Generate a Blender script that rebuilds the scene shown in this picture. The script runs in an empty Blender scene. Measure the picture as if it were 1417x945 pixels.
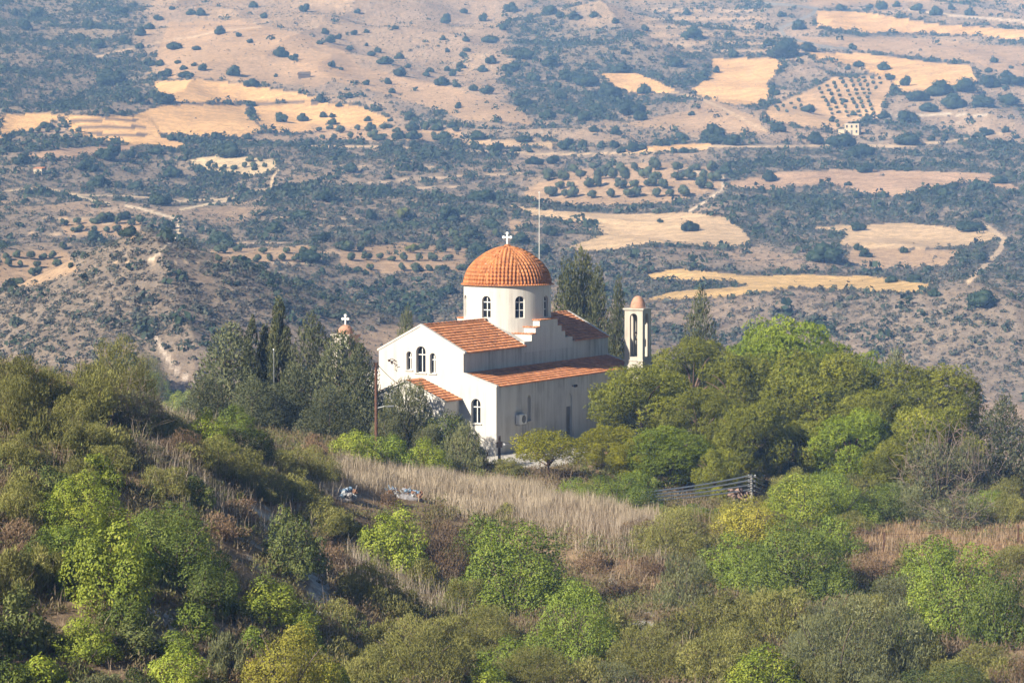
import bpy, bmesh, math, random
import numpy as np
from mathutils import Vector, Matrix

S = bpy.context.scene
COL = S.collection
R = math.radians
# ------------------------------------------------------------------ camera, world, sun, exposure
CAM_Z, PITCH, FPX, CX, CY = 21.886, -0.0605, 3600.0, 708.5, 472.5
cam = bpy.data.cameras.new('camera')
cam.sensor_width = 36.0
cam.lens = 36.0 * FPX / 1417.0
cam.clip_start, cam.clip_end = 1.0, 9000.0
camo = bpy.data.objects.new('camera', cam); COL.objects.link(camo)
camo.location = (0, 0, CAM_Z); camo.rotation_euler = (math.pi / 2 + PITCH, 0, 0)
S.camera = camo

YAW = 0.496                                   # direction of the church's long axis
CO = np.array([-7.477, 212.835, 0.0])         # centre of the church front at ground level
CU = np.array([math.sin(YAW), math.cos(YAW), 0.0]); CV = np.array([math.cos(YAW), -math.sin(YAW), 0.0])
SUN_PHI, SUN_EL = R(21.0), R(31.5)
sd = -CU * math.cos(SUN_PHI) - CV * math.sin(SUN_PHI)
sun_dir = Vector((sd[0] * math.cos(SUN_EL), sd[1] * math.cos(SUN_EL), math.sin(SUN_EL)))
SUN_STRENGTH, SKY_STRENGTH, EXPOSURE = 5.0, 0.05, 0.70

w = bpy.data.worlds.new('World'); S.world = w; w.use_nodes = True
nt = w.node_tree; nt.nodes.clear()
sky = nt.nodes.new('ShaderNodeTexSky'); sky.sky_type = 'NISHITA'; sky.sun_disc = False
sky.sun_elevation = SUN_EL; sky.sun_rotation = math.atan2(sun_dir.x, sun_dir.y)
sky.air_density, sky.dust_density, sky.ozone_density = 0.6, 0.25, 1.0
bg = nt.nodes.new('ShaderNodeBackground'); bg.inputs[1].default_value = SKY_STRENGTH
out = nt.nodes.new('ShaderNodeOutputWorld')
nt.links.new(sky.outputs[0], bg.inputs[0]); nt.links.new(bg.outputs[0], out.inputs[0])
sl = bpy.data.lights.new('sun', 'SUN'); sl.energy = SUN_STRENGTH; sl.angle = R(0.53); sl.color = (1.0, 0.94, 0.85)
so = bpy.data.objects.new('sun', sl); COL.objects.link(so)
so.rotation_euler = sun_dir.to_track_quat('Z', 'Y').to_euler(); so.location = (-60, 40, 120)
vs = S.view_settings
S.display_settings.display_device = 'sRGB'
vs.view_transform = 'Standard'; vs.look = 'None'; vs.exposure = EXPOSURE; vs.gamma = 1.0; vs.use_curve_mapping = False
S.render.engine = 'CYCLES'
cy = S.cycles
cy.max_bounces = 6; cy.diffuse_bounces = 1; cy.glossy_bounces = 2; cy.transmission_bounces = 4
cy.transparent_max_bounces = 8; cy.volume_bounces = 0
cy.use_adaptive_sampling = True; cy.adaptive_threshold = 0.008
cy.use_denoising = True; cy.denoising_prefilter = 'ACCURATE'
cy.sample_clamp_indirect = 6.0

rng = np.random.default_rng(11)
random.seed(5)

# ------------------------------------------------------------------ helpers
def nrm(a):
    return a / np.maximum(np.linalg.norm(a, axis=-1, keepdims=True), 1e-9)

def _hash(ix, iy, seed):
    h = (ix.astype(np.int64) * 374761393 + iy.astype(np.int64) * 668265263 + seed * 1442695041) & 0xffffffff
    h = ((h ^ (h >> 13)) * 1274126177) & 0xffffffff
    return (h ^ (h >> 16)) & 0xffffffff

def noise(x, y, seed=0):
    """gradient noise about -0.7..0.7"""
    x = np.asarray(x, float); y = np.asarray(y, float)
    x0 = np.floor(x); y0 = np.floor(y); fx = x - x0; fy = y - y0
    ux = fx * fx * fx * (fx * (fx * 6 - 15) + 10); uy = fy * fy * fy * (fy * (fy * 6 - 15) + 10)
    def g(i, j):
        a = _hash(x0 + i, y0 + j, seed).astype(float) * (2 * math.pi / 4294967296.0)
        return np.cos(a) * (fx - i) + np.sin(a) * (fy - j)
    n0 = g(0, 0) * (1 - ux) + g(1, 0) * ux
    n1 = g(0, 1) * (1 - ux) + g(1, 1) * ux
    return n0 * (1 - uy) + n1 * uy

def fbm(x, y, seed=0, oct=4, gain=0.5):
    s = 0; a = 1.0; t = 0
    for i in range(oct):
        s = s + a * noise(x * 2 ** i, y * 2 ** i, seed + 17 * i); t += a; a *= gain
    return s / t * 1.5

def sstep(a, b, x):
    t = np.clip((x - a) / (b - a), 0, 1); return t * t * (3 - 2 * t)

SP, CP = math.sin(PITCH), math.cos(PITCH)
def ray(px, py):
    a = (px - CX) / FPX; b = -(py - CY) / FPX
    return np.array([a, CP - b * SP, SP + b * CP])
def at(px, py, Y):
    d = ray(px, py); t = Y / d[1]
    return np.array([d[0] * t, Y, CAM_Z + d[2] * t])
def project(x, y, z):
    z = z - CAM_Z; d = y * CP + z * SP; up = -y * SP + z * CP
    return CX + FPX * x / d, CY - FPX * up / d
def church(u, v, h=0.0):
    p = CO + CU * u + CV * v; return np.array([p[0], p[1], h])

# ------------------------------------------------------------------ terrain
_ctrl = []
for px, py, Y in [(0,945,95),(230,945,98),(600,945,116),(870,945,118),(1150,945,118),(1417,945,115),(-250,900,92),(1650,900,115),
    (0,800,106),(100,750,114),(200,850,105),(330,800,122),(420,780,138),(480,850,128),(300,700,132),(250,650,140),
    (0,640,124),(0,580,134),(150,548,152),(60,565,140),(-200,540,130),(270,602,160),(400,640,163),(330,605,172),(450,625,178),(520,630,187),
    (620,700,166),(620,668,183),(760,700,166),(760,675,185),(900,712,165),(900,692,180),
    (700,800,150),(800,760,156),(900,850,135),(700,900,125),(1000,760,155),(1050,850,138),
    (1250,748,162),(1417,748,158),(1650,750,158),(1300,724,178),(1417,722,175),(1200,722,176),(1050,722,172),(1300,850,133),(1050,695,190)]:
    _ctrl.append(at(px, py, Y))
_ctrl += [np.array(p, float) for p in [(-22,205,2.2),(-13,210,1.0),(-40,172,8),(-38,215,1.5),(-52,190,5),(-30,190,4.2),(20,228,-1),(35,215,-1.5),(40,192,-1.2),(25,196,-.8),
    (46,240,-5),(0,258,-3.5),(-25,250,-5),(26,262,-7),(-60,250,-8),(70,250,-7),(0,320,-22),(-50,320,-24),(50,320,-22),(0,400,-40),(-90,400,-42),(90,400,-38),
    (0,480,-40),(-110,480,-38),(110,480,-36),(0,5,20),(0,30,12),(-12,30,12),(12,30,12),(0,60,2),(-22,60,3),(22,60,2),(0,82,-1.5),(-15,82,1.5),(16,82,-1)]]
for px in (-500, -150, 450, 700, 1000, 1300, 1600, 1950):
    for py, Y in [(540,560),(470,640),(400,760),(330,920),(254,1150),(200,1320),(150,1500),(100,1720),(50,1980),(0,2280),(-60,2700),(-90,3000)]:
        if px == 450 and py >= 400: continue
        _ctrl.append(at(px, py, Y))
for px, py, Y in [(120,392,610),(190,380,600),(250,468,556),(285,525,525),(60,425,600),(0,440,640),(30,505,540),(340,440,690),(420,470,640),
                  (150,360,800),(300,350,850),(150,254,1150),(150,150,1500),(150,50,1980),(150,-60,2700),
                  (840,40,2000),(900,110,1700),(960,140,1600),(1040,170,1430)]:
    _ctrl.append(at(px, py, Y))
_ctrl = np.array(_ctrl)
_KA, _kb = 1.0, 1.0
def _tcoord(x, y):
    return np.clip(x / np.maximum(y, 1.0), -.6, .6) * _KA, np.log(np.maximum(y, 2.0)) * _kb
_ca, _cb = _tcoord(_ctrl[:, 0], _ctrl[:, 1])
def _phi(r2):
    return 0.5 * r2 * np.log(r2 + 1e-12)
_n = len(_ctrl)
_A = np.zeros((_n + 3, _n + 3))
_A[:_n, :_n] = _phi((_ca[:, None] - _ca[None]) ** 2 + (_cb[:, None] - _cb[None]) ** 2) + np.eye(_n) * 2e-5
_A[:_n, _n] = 1; _A[:_n, _n + 1] = _ca; _A[:_n, _n + 2] = _cb; _A[_n:, :_n] = _A[:_n, _n:].T
_wt = np.linalg.solve(_A, np.concatenate([_ctrl[:, 2], np.zeros(3)]))

SPURS = [(at(185, 378, 640)[:2], at(262, 520, 535)[:2], 6.0, 20.0), (at(835, 45, 1980)[:2], at(890, 85, 1800)[:2], 18.0, 55.0), (at(985, 150, 1500)[:2], at(1050, 172, 1430)[:2], 6.0, 40.0), (at(500, 20, 2150)[:2], at(380, 100, 1720)[:2], 14.0, 80.0), (at(1230, 420, 700)[:2], at(1380, 480, 620)[:2], 9.0, 25.0)]
def ground(x, y):
    x = np.atleast_1d(np.asarray(x, float)); y = np.atleast_1d(np.asarray(y, float))
    shp = x.shape; x = x.ravel(); y = y.ravel()
    z = np.empty(len(x))
    for i in range(0, len(x), 40000):
        a, b = _tcoord(x[i:i + 40000], y[i:i + 40000])
        r2 = (a[:, None] - _ca[None]) ** 2 + (b[:, None] - _cb[None]) ** 2
        z[i:i + 40000] = _phi(r2) @ _wt[:_n] + _wt[_n] + a * _wt[_n + 1] + b * _wt[_n + 2]
    z = np.where(y < 92, np.minimum(z, np.interp(y, [0, 5, 20, 60, 92], [20, 18.5, 13.5, 4.0, 3.6])), z)     # the bank at the photographer's feet
    far = sstep(420, 620, y)
    near = 1 - sstep(230, 330, y)
    z += near * (0.35 * noise(x / 9, y / 9, 3) + 0.22 * noise(x / 3.1, y / 3.1, 4) + .08 * noise(x / 1.1, y / 1.1, 5)) * sstep(60, 95, y)
    rid = 1 - np.abs(fbm(x / 210 + .2 * y / 210, y / 330, 7, 3)) * 2
    z += far * (11.0 * (rid - .5) + 4.5 * noise(x / 85, y / 120, 8) + 1.0 * noise(x / 27, y / 40, 9) + .35 * noise(x / 9, y / 12, 10))
    for (ax, ay), (bx, by), A_, W_ in SPURS:
        L_ = (bx - ax) ** 2 + (by - ay) ** 2; t = np.clip(((x - ax) * (bx - ax) + (y - ay) * (by - ay)) / L_, -.1, 1.1)
        dd = np.hypot(x - ax - t * (bx - ax), y - ay - t * (by - ay)); z += A_ * np.exp(-dd / W_) * np.exp(-(dd / (3 * W_)) ** 2)
    dx, dy = x - CO[0], y - CO[1]
    u = dx * CU[0] + dy * CU[1]; v = dx * CV[0] + dy * CV[1]
    du = np.maximum(np.maximum(-9.5 - u, u - 29), 0); dv = np.maximum(np.maximum(-10 - v, v - 15.5), 0)
    k = 1 - sstep(0.0, 5.0, np.sqrt(du * du + dv * dv))
    z = z * (1 - k) + k * (-.06)
    return z.reshape(shp)

_Ys = np.concatenate([np.arange(92, 260, 1.0), np.geomspace(260, 3000, 420)])
def hit(px, py, ymin=92.0):
    """the first point of the ground under a line of sight"""
    d = ray(px, py); Y = _Ys[_Ys >= ymin]
    x = d[0] / d[1] * Y; zl = CAM_Z + d[2] / d[1] * Y
    g = ground(x, Y); s = zl - g
    below = np.nonzero(s <= 0)[0]
    if len(below) == 0: i = len(Y) - 1
    else: i = below[0]
    if i > 0 and s[i] <= 0:
        t = s[i - 1] / (s[i - 1] - s[i] + 1e-9); yy = Y[i - 1] + t * (Y[i] - Y[i - 1])
    else: yy = Y[i]
    xx = d[0] / d[1] * yy
    return np.array([xx, yy, float(ground(xx, yy)[0])])

# ------------------------------------------------------------------ material helpers
def new_mat(name):
    m = bpy.data.materials.new(name); m.use_nodes = True
    t = m.node_tree; b = t.nodes.get('Principled BSDF')
    return m, t, b
def N(t, kind, **kw):
    n = t.nodes.new(kind)
    for k, v in kw.items():
        if k.startswith('i_'):
            key = k[2:]; key = int(key) if key.isdigit() else key.replace('_', ' ')
            n.inputs[key].default_value = v
        else: setattr(n, k, v)
    return n
def ramp(t, stops):
    n = t.nodes.new('ShaderNodeValToRGB'); e = n.color_ramp.elements
    while len(e) < len(stops): e.new(0.5)
    for i, (p, c) in enumerate(stops):
        e[i].position = p; e[i].color = (c[0], c[1], c[2], 1)
    return n
def mixc(t, fac, a, b, mode='MIX'):
    n = t.nodes.new('ShaderNodeMix'); n.data_type = 'RGBA'; n.blend_type = mode
    for sock, val in ((n.inputs[0], fac), (n.inputs[6], a), (n.inputs[7], b)):
        if hasattr(val, 'is_output'): t.links.new(val, sock)
        elif isinstance(val, (int, float)): sock.default_value = val
        else: sock.default_value = (val[0], val[1], val[2], 1)
    return n.outputs[2]

def leaf_mat(name, dark, light, accent=None, trans=0.18, rough=.6):
    m, t, b = new_mat(name)
    at_ = N(t, 'ShaderNodeAttribute', attribute_name='tint')
    oi = N(t, 'ShaderNodeObjectInfo')
    st = [(0.0, dark), (0.75, light)]
    st.append((1.0, accent if accent else light))
    r = ramp(t, st); t.links.new(at_.outputs['Fac'], r.inputs[0])
    geo = N(t, 'ShaderNodeTexCoord')
    nz = N(t, 'ShaderNodeTexNoise'); nz.inputs['Scale'].default_value = 1.1; nz.inputs['Detail'].default_value = 2
    t.links.new(geo.outputs['Object'], nz.inputs['Vector'])
    hs = N(t, 'ShaderNodeHueSaturation')
    mr = N(t, 'ShaderNodeMapRange'); mr.inputs['To Min'].default_value = .80; mr.inputs['To Max'].default_value = 1.22
    t.links.new(oi.outputs['Random'], mr.inputs['Value']); t.links.new(mr.outputs[0], hs.inputs['Value'])
    mh = N(t, 'ShaderNodeMapRange'); mh.inputs['To Min'].default_value = .485; mh.inputs['To Max'].default_value = .512
    t.links.new(nz.outputs[0], mh.inputs['Value']); t.links.new(mh.outputs[0], hs.inputs['Hue'])
    t.links.new(r.outputs[0], hs.inputs['Color'])
    t.links.new(hs.outputs[0], b.inputs['Base Color'])
    b.inputs['Roughness'].default_value = rough; b.inputs['Specular IOR Level'].default_value = .25
    tr = N(t, 'ShaderNodeBsdfTranslucent'); t.links.new(hs.outputs[0], tr.inputs[0])
    mx = N(t, 'ShaderNodeMixShader'); mx.inputs[0].default_value = trans
    t.links.new(b.outputs[0], mx.inputs[1]); t.links.new(tr.outputs[0], mx.inputs[2])
    t.links.new(mx.outputs[0], t.nodes['Material Output'].inputs[0])
    return m

def plain_mat(name, col, rough=.7, var=.25, scale=6.0, metal=0.0, bump=0.0):
    m, t, b = new_mat(name)
    tc = N(t, 'ShaderNodeTexCoord'); nz = N(t, 'ShaderNodeTexNoise'); nz.inputs['Scale'].default_value = scale; nz.inputs['Detail'].default_value = 6
    t.links.new(tc.outputs['Object'], nz.inputs['Vector'])
    r = ramp(t, [(.25, [c * (1 - var) for c in col]), (.75, [min(1, c * (1 + var)) for c in col])])
    t.links.new(nz.outputs[0], r.inputs[0]); t.links.new(r.outputs[0], b.inputs['Base Color'])
    b.inputs['Roughness'].default_value = rough; b.inputs['Metallic'].default_value = metal
    if bump:
        bp = N(t, 'ShaderNodeBump'); bp.inputs['Strength'].default_value = bump; bp.inputs['Distance'].default_value = .05
        t.links.new(nz.outputs[0], bp.inputs['Height']); t.links.new(bp.outputs[0], b.inputs['Normal'])
    return m

# ------------------------------------------------------------------ object helpers
def tag(o, label=None, cat=None, group=None, kind=None):
    if label: o['label'] = label
    if cat: o['category'] = cat
    if group: o['group'] = group
    if kind: o['kind'] = kind
    return o
def link(name, me, mat=None, parent=None):
    o = bpy.data.objects.new(name, me); COL.objects.link(o)
    if mat is not None and me is not None and not me.materials: me.materials.append(mat)
    if parent is not None: o.parent = parent
    return o
def empty(name, loc=(0, 0, 0), rz=0.0):
    o = bpy.data.objects.new(name, None); COL.objects.link(o); o.empty_display_size = .3
    o.location = loc; o.rotation_euler = (0, 0, rz); return o
def np_mesh(name, V, F, mat=None, tint=None, smooth=False, col=None):
    V = np.ascontiguousarray(V, np.float32); F = np.ascontiguousarray(F, np.int32); k = F.shape[1]
    me = bpy.data.meshes.new(name)
    me.vertices.add(len(V)); me.vertices.foreach_set('co', V.ravel())
    me.loops.add(F.size); me.loops.foreach_set('vertex_index', F.ravel())
    me.polygons.add(len(F)); me.polygons.foreach_set('loop_start', np.arange(0, F.size, k, dtype=np.int32))
    if smooth: me.polygons.foreach_set('use_smooth', np.ones(len(F), bool))
    if tint is not None:
        a = me.attributes.new('tint', 'FLOAT', 'FACE'); a.data.foreach_set('value', np.ascontiguousarray(tint, np.float32))
    if col is not None:
        a = me.attributes.new('Col', 'FLOAT_COLOR', 'POINT')
        c4 = np.ones((len(V), 4), np.float32); c4[:, :3] = col; a.data.foreach_set('color', c4.ravel())
    me.update(calc_edges=True)
    if mat: me.materials.append(mat)
    return me
def bm_mesh(name, bm, mat=None, smooth=False):
    bmesh.ops.recalc_face_normals(bm, faces=bm.faces)
    me = bpy.data.meshes.new(name); bm.to_mesh(me); bm.free()
    if smooth:
        for p in me.polygons: p.use_smooth = True
    if mat: me.materials.append(mat)
    return me
def add_box(bm, lo, hi):
    x0, y0, z0 = lo; x1, y1, z1 = hi
    v = [bm.verts.new(p) for p in ((x0,y0,z0),(x1,y0,z0),(x1,y1,z0),(x0,y1,z0),(x0,y0,z1),(x1,y0,z1),(x1,y1,z1),(x0,y1,z1))]
    for f in ((0,3,2,1),(4,5,6,7),(0,1,5,4),(1,2,6,5),(2,3,7,6),(3,0,4,7)): bm.faces.new([v[i] for i in f])
def add_prism(bm, pts0, pts1):
    """two matching outlines joined into a closed prism"""
    a = [bm.verts.new(p) for p in pts0]; b = [bm.verts.new(p) for p in pts1]; n = len(a)
    bm.faces.new(a); bm.faces.new(b[::-1])
    for i in range(n): bm.faces.new((a[i], b[i], b[(i + 1) % n], a[(i + 1) % n]))
def add_tube(bm, pts, rad, seg=8, cap=True):
    pts = [Vector(p) for p in pts]; rings = []
    for i, p in enumerate(pts):
        d = (pts[min(i + 1, len(pts) - 1)] - pts[max(i - 1, 0)]).normalized()
        q = d.to_track_quat('Z', 'Y'); r = rad[i] if hasattr(rad, '__len__') else rad
        rings.append([bm.verts.new(p + q @ Vector((math.cos(2 * math.pi * k / seg) * r, math.sin(2 * math.pi * k / seg) * r, 0))) for k in range(seg)])
    for a, b in zip(rings, rings[1:]):
        for k in range(seg): bm.faces.new((a[k], a[(k + 1) % seg], b[(k + 1) % seg], b[k]))
    if cap: bm.faces.new(rings[0][::-1]); bm.faces.new(rings[-1])
def add_lathe(bm, prof, seg=32, c=(0, 0)):
    rings = []
    for r, z in prof:
        if r < 1e-4: rings.append([bm.verts.new((c[0], c[1], z))])
        else: rings.append([bm.verts.new((c[0] + r * math.cos(2 * math.pi * k / seg), c[1] + r * math.sin(2 * math.pi * k / seg), z)) for k in range(seg)])
    for a, b in zip(rings, rings[1:]):
        for k in range(seg):
            k2 = (k + 1) % seg
            if len(a) == 1: bm.faces.new((a[0], b[k2], b[k]))
            elif len(b) == 1: bm.faces.new((a[k], a[k2], b[0]))
            else: bm.faces.new((a[k], a[k2], b[k2], b[k]))
def cut(obj, cutters):
    for c in cutters:
        m = obj.modifiers.new('cut', 'BOOLEAN'); m.operation = 'DIFFERENCE'; m.solver = 'EXACT'; m.object = c
    dg = bpy.context.evaluated_depsgraph_get(); dg.update()
    me = bpy.data.meshes.new_from_object(obj.evaluated_get(dg))
    obj.modifiers.clear(); old = obj.data; obj.data = me
    bpy.data.meshes.remove(old)
    for c in cutters:
        d = c.data; bpy.data.objects.remove(c); bpy.data.meshes.remove(d)
def copy_thing(src, loc, rz=0.0, scale=(1, 1, 1)):
    r = src.copy(); COL.objects.link(r)
    r.location = loc; r.rotation_euler = (0, 0, rz); r.scale = scale
    for ch in src.children:
        c = ch.copy(); COL.objects.link(c); c.parent = r
        for g in ch.children:
            d = g.copy(); COL.objects.link(d); d.parent = c
    return r

# ------------------------------------------------------------------ the ground: one sheet from the camera's feet to the top of the far slope
def in_poly(px, py, poly):
    inside = np.zeros(px.shape, bool); n = len(poly)
    for i in range(n):
        x0, y0 = poly[i]; x1, y1 = poly[(i + 1) % n]
        c = ((y0 > py) != (y1 > py)) & (px < (x1 - x0) * (py - y0) / ((y1 - y0) if y1 != y0 else 1e-9) + x0)
        inside ^= c
    return inside
def d_line(px, py, line, sy=2.0):
    """distance to a polyline, image rows weighted (slopes are seen foreshortened)"""
    best = np.full(px.shape, 1e9)
    for (x0, y0), (x1, y1) in zip(line, line[1:]):
        ax, ay, bx, by = x0, y0 * sy, x1, y1 * sy
        dx, dy = bx - ax, by - ay; L = dx * dx + dy * dy + 1e-9
        t = np.clip(((px - ax) * dx + (py * sy - ay) * dy) / L, 0, 1)
        best = np.minimum(best, np.hypot(px - ax - t * dx, py * sy - ay - t * dy))
    return best

GOLD, PALE, TAN, PLOUGH = (.66, .43, .215), (.55, .41, .27), (.50, .345, .22), (.45, .315, .225)
FIELDS = [
 (GOLD, [(213,113),(280,110),(340,118),(410,128),(440,137),(425,142),(340,142),(240,143),(215,130)]),
 (GOLD, [(225,145),(340,146),(345,162),(368,182),(330,190),(240,188),(205,178),(120,162),(185,160)]),
 (GOLD, [(350,144),(440,141),(500,148),(540,165),(520,180),(470,178),(400,185),(372,182),(350,165)]),
 (GOLD, [(0,160),(60,157),(90,160),(50,178),(0,192)]),
 (GOLD, [(86,161),(205,163),(222,190),(260,200),(250,207),(125,196),(100,184)]),
 ((.60,.49,.34), [(255,222),(300,215),(385,222),(380,237),(350,245),(280,238)]),
 (PALE, [(640,193),(765,195),(766,205),(700,203),(640,200)]),
 (GOLD, [(870,205),(985,198),(980,207),(860,212)]),
 (GOLD, [(832,102),(880,101),(915,115),(940,128),(900,132),(860,127),(840,112)]),
 (GOLD, [(985,82),(1070,80),(1085,90),(1060,115),(1070,130),(1045,147),(1000,143),(975,135),(955,125),(985,105)]),
 (GOLD, [(1130,15),(1200,18),(1300,35),(1417,42),(1500,46),(1500,64),(1417,58),(1350,48),(1250,46),(1200,46),(1130,38)]),
 (GOLD, [(1120,73),(1200,75),(1300,88),(1340,90),(1355,115),(1290,130),(1240,128),(1235,112),(1180,90),(1125,80)]),
 ((.52,.36,.22), [(1155,107),(1230,105),(1235,120),(1215,165),(1150,182),(1060,168),(1060,150),(1120,125)]),
 (PLOUGH, [(1010,252),(1080,238),(1180,235),(1340,239),(1370,240),(1412,262),(1400,267),(1350,250),(1290,265),(1240,273),(1190,268),(1150,254),(1100,260),(1040,266),(1012,262)]),
 (PALE, [(1120,314),(1180,312),(1250,308),(1370,320),(1385,328),(1340,343),(1200,345),(1160,338),(1172,325)]),
 (PALE, [(705,285),(770,292),(870,297),(950,294),(1000,300),(1030,320),(1042,338),(1000,343),(900,338),(830,350),(785,343),(835,325),(815,310),(740,300)]),
 ((.60,.42,.20), [(895,378),(940,372),(1050,383),(1100,380),(1200,382),(1285,393),(1282,405),(1180,403),(1100,398),(1060,405),(980,412),(895,414),(930,404),(1040,396),(1000,389),(900,388)]),
 (PLOUGH, [(40,212),(90,205),(200,200),(180,210),(100,218),(40,220)]),
 (TAN, [(235,32),(330,28),(470,60),(500,95),(440,120),(330,112),(225,108),(215,80)]),
 (TAN, [(380,68),(500,94),(600,114),(720,150),(735,172),(640,165),(540,132),(430,104)]),
 (TAN, [(985,138),(1050,165),(1062,185),(980,188),(860,172),(960,152)]),
 (TAN, [(1090,52),(1250,52),(1417,66),(1417,110),(1350,88),(1200,70),(1110,66)]),
 (TAN, [(1180,344),(1330,346),(1310,368),(1200,372),(1170,358)]),
 (TAN, [(700,395),(705,300),(730,312),(700,330)]),
 (TAN, [(725,262),(800,235),(900,225),(985,232),(1000,258),(930,282),(800,285),(730,280)]), (TAN, [(470,345),(560,335),(650,345),(640,375),(520,378),(470,370)]), (TAN, [(0,350),(90,345),(110,375),(50,395),(0,395)]),
 (TAN, [(290,345),(430,340),(440,362),(300,366)]), (TAN, [(430,172),(640,178),(640,196),(440,194)]), (TAN, [(80,300),(200,306),(190,330),(90,326)]),
 (TAN, [(1120,8),(1417,0),(1417,-60),(1100,-60)]),
]
STRIPS = [[(98,164),(190,165),(194,168),(96,168)], [(105,173),(200,174),(203,178),(108,178)], [(115,184),(205,185),(203,189),(118,188)], [(240,142.6),(440,141),(440,144.5),(240,146)]]
ROADS = [   # outline, width in pixels, colour
 ([(130,80),(180,68),(240,55),(270,50),(310,42),(360,38)], 2.4, (.56,.43,.32)),
 ([(1060,5),(1100,8),(1130,12),(1125,20),(1100,30),(1080,40),(1085,50),(1110,58),(1140,65),(1175,68)], 4.5, (.27,.27,.28)),
 ([(430,203),(520,203),(600,207),(700,212),(800,214),(900,211),(985,203),(1057,203),(1150,202),(1250,202),(1310,196),(1417,182)], 3.2, (.58,.45,.32)),
 ([(470,256),(540,251),(600,247),(650,243),(720,240)], 2.2, (.55,.43,.33)),
 ([(205,362),(225,345),(247,325),(245,312),(252,307),(235,300),(200,290),(175,285)], 4.0, (.66,.56,.45)),
 ([(955,292),(975,280),(1000,262),(1000,245),(980,240),(940,235)], 3.6, (.62,.52,.42)),
 ([(1340,390),(1360,370),(1385,345),(1390,330),(1365,313)], 6.0, (.56,.44,.32)),
 ([(0,265),(60,260),(110,270),(180,272),(250,278),(330,275),(345,265),(375,262),(378,245),(385,235)], 2.8, (.58,.47,.34)),
 ([(70,302),(110,306),(160,310)], 2.0, (.58,.47,.34)),
 ([(240,335),(330,336),(430,337)], 2.0, (.52,.40,.30)), ([(155,363),(300,363),(440,365)], 2.2, (.5,.39,.29)),
 ([(60,302),(160,303)], 1.6, (.5,.39,.29)), ([(215,465),(225,485),(245,512),(268,532)], 5.0, (.56,.48,.42)),
  ([(930,128),(970,137),(1000,150),(1060,182)], 3.5, (.54,.41,.28)),
 ([(1220,160),(1300,158),(1365,160)], 3.5, (.60,.52,.44)), ([(250,290),(330,275)], 3.0, (.62,.53,.4)),
 ([(380,301),(450,304),(520,303)], 1.6, (.5,.39,.29)), ([(430,312),(500,314),(560,311)], 1.5, (.48,.37,.28)), ([(590,326),(660,328)], 2.2, (.54,.42,.31)), ([(440,352),(462,346),(470,352)], 5.0, (.54,.40,.30)), ([(560,262),(640,258)], 1.5, (.5,.39,.3)), ([(250,348),(420,350)], 1.5, (.48,.37,.28)), ([(20,322),(120,326),(200,322)], 1.5, (.48,.37,.28)), ([(470,230),(600,232)], 1.5, (.5,.39,.29)),
 ([(900,18),(1050,16)], 1.6, (.5,.39,.3)), ([(890,28),(1060,27)], 1.6, (.5,.39,.3)), ([(900,42),(1040,44)], 1.6, (.5,.39,.3)), ([(930,58),(1040,60)], 1.6, (.5,.39,.3)), ([(900,62),(960,64)], 1.6, (.5,.39,.3)), ([(980,70),(1025,70)], 1.6, (.6,.5,.4)),
 ([(1260,14),(1320,22),(1417,30)], 4.0, (.60,.50,.42)), ([(100,270),(150,282)], 3.5, (.60,.52,.38)),
]
a_f = np.linspace(-.215, .215, 900)
a_all = np.concatenate([np.linspace(-.55, -.345, 14), np.linspace(-.335, -.2165, 80), a_f, np.linspace(.2165, .335, 80), np.linspace(.345, .55, 14)])
y_all = np.concatenate([np.geomspace(2, 90, 30), np.arange(90.5, 260, .45), np.geomspace(261, 500, 40), np.geomspace(502, 2950, 440)])
AA, YY = np.meshgrid(a_all, y_all); XX = AA * YY
ZZ = ground(XX, YY)
PX, PY = project(XX, YY, ZZ)
wob = 5.0 * noise(XX / 30, YY / 45, 31) + 2.4 * noise(XX / 9, YY / 14, 32)       # ragged field borders
QX, QY = PX + .7 * wob, PY + .12 * wob
isfar = YY > 420
def region(poly): return in_poly(QX, QY, poly)
_warps = [(62 * noise(XX / 75 + 7 * k, YY / 80, 300 + k) + 9 * noise(XX / 16, YY / 24 + 3 * k, 320 + k), 24 * noise(XX / 80, YY / 90 + 5 * k, 340 + k) + 4 * noise(XX / 18, YY / 26, 360 + k)) for k in range(4)]
def soft_region(poly): return sum(in_poly(PX + a, PY + b, poly).astype(float) for a, b in _warps) / len(_warps)
# share of the ground under scrub
dens = np.full(XX.shape, .34)
for d_, poly in [(.74, [(-300,-80),(205,-80),(215,40),(235,60),(190,75),(215,105),(215,150),(0,158),(-300,158)]), (.10, [(205,-20),(720,-20),(720,150),(600,114),(430,104),(330,112),(215,108)]),
    (.70, [(700,25),(880,40),(960,95),(985,130),(930,130),(800,175),(700,170)]), (.42, [(900,0),(1060,0),(1060,60),(1130,80),(1140,110),(1060,135),(985,82),(920,60)]),
    (.62, [(-300,193),(700,195),(700,240),(470,258),(380,280),(-300,262)]), (.82, [(380,258),(700,242),(780,300),(700,420),(420,470),(330,440),(300,380)]),
    (.60, [(-300,300),(300,300),(300,380),(150,372),(-300,430)]), (.60, [(-300,430),(120,388),(190,378),(265,520),(280,560),(-300,560)]), (.72, [(195,378),(330,400),(480,480),(600,560),(290,540)]),
    (.66, [(1000,200),(1700,195),(1700,420),(1290,400),(1040,340),(1000,300)]), (.55, [(860,400),(1700,420),(1700,560),(860,560)]), (.62, [(700,300),(840,330),(900,370),(1290,372),(1290,400),(760,440)])]:
    k_ = soft_region(poly); dens = dens * (1 - k_) + d_ * k_
dens = np.clip(dens + .5 * fbm(XX / 60, YY / 90, 41, 3), 0, 1)
soil = np.stack([np.full(XX.shape, c) for c in (.385, .29, .215)], -1)
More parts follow.
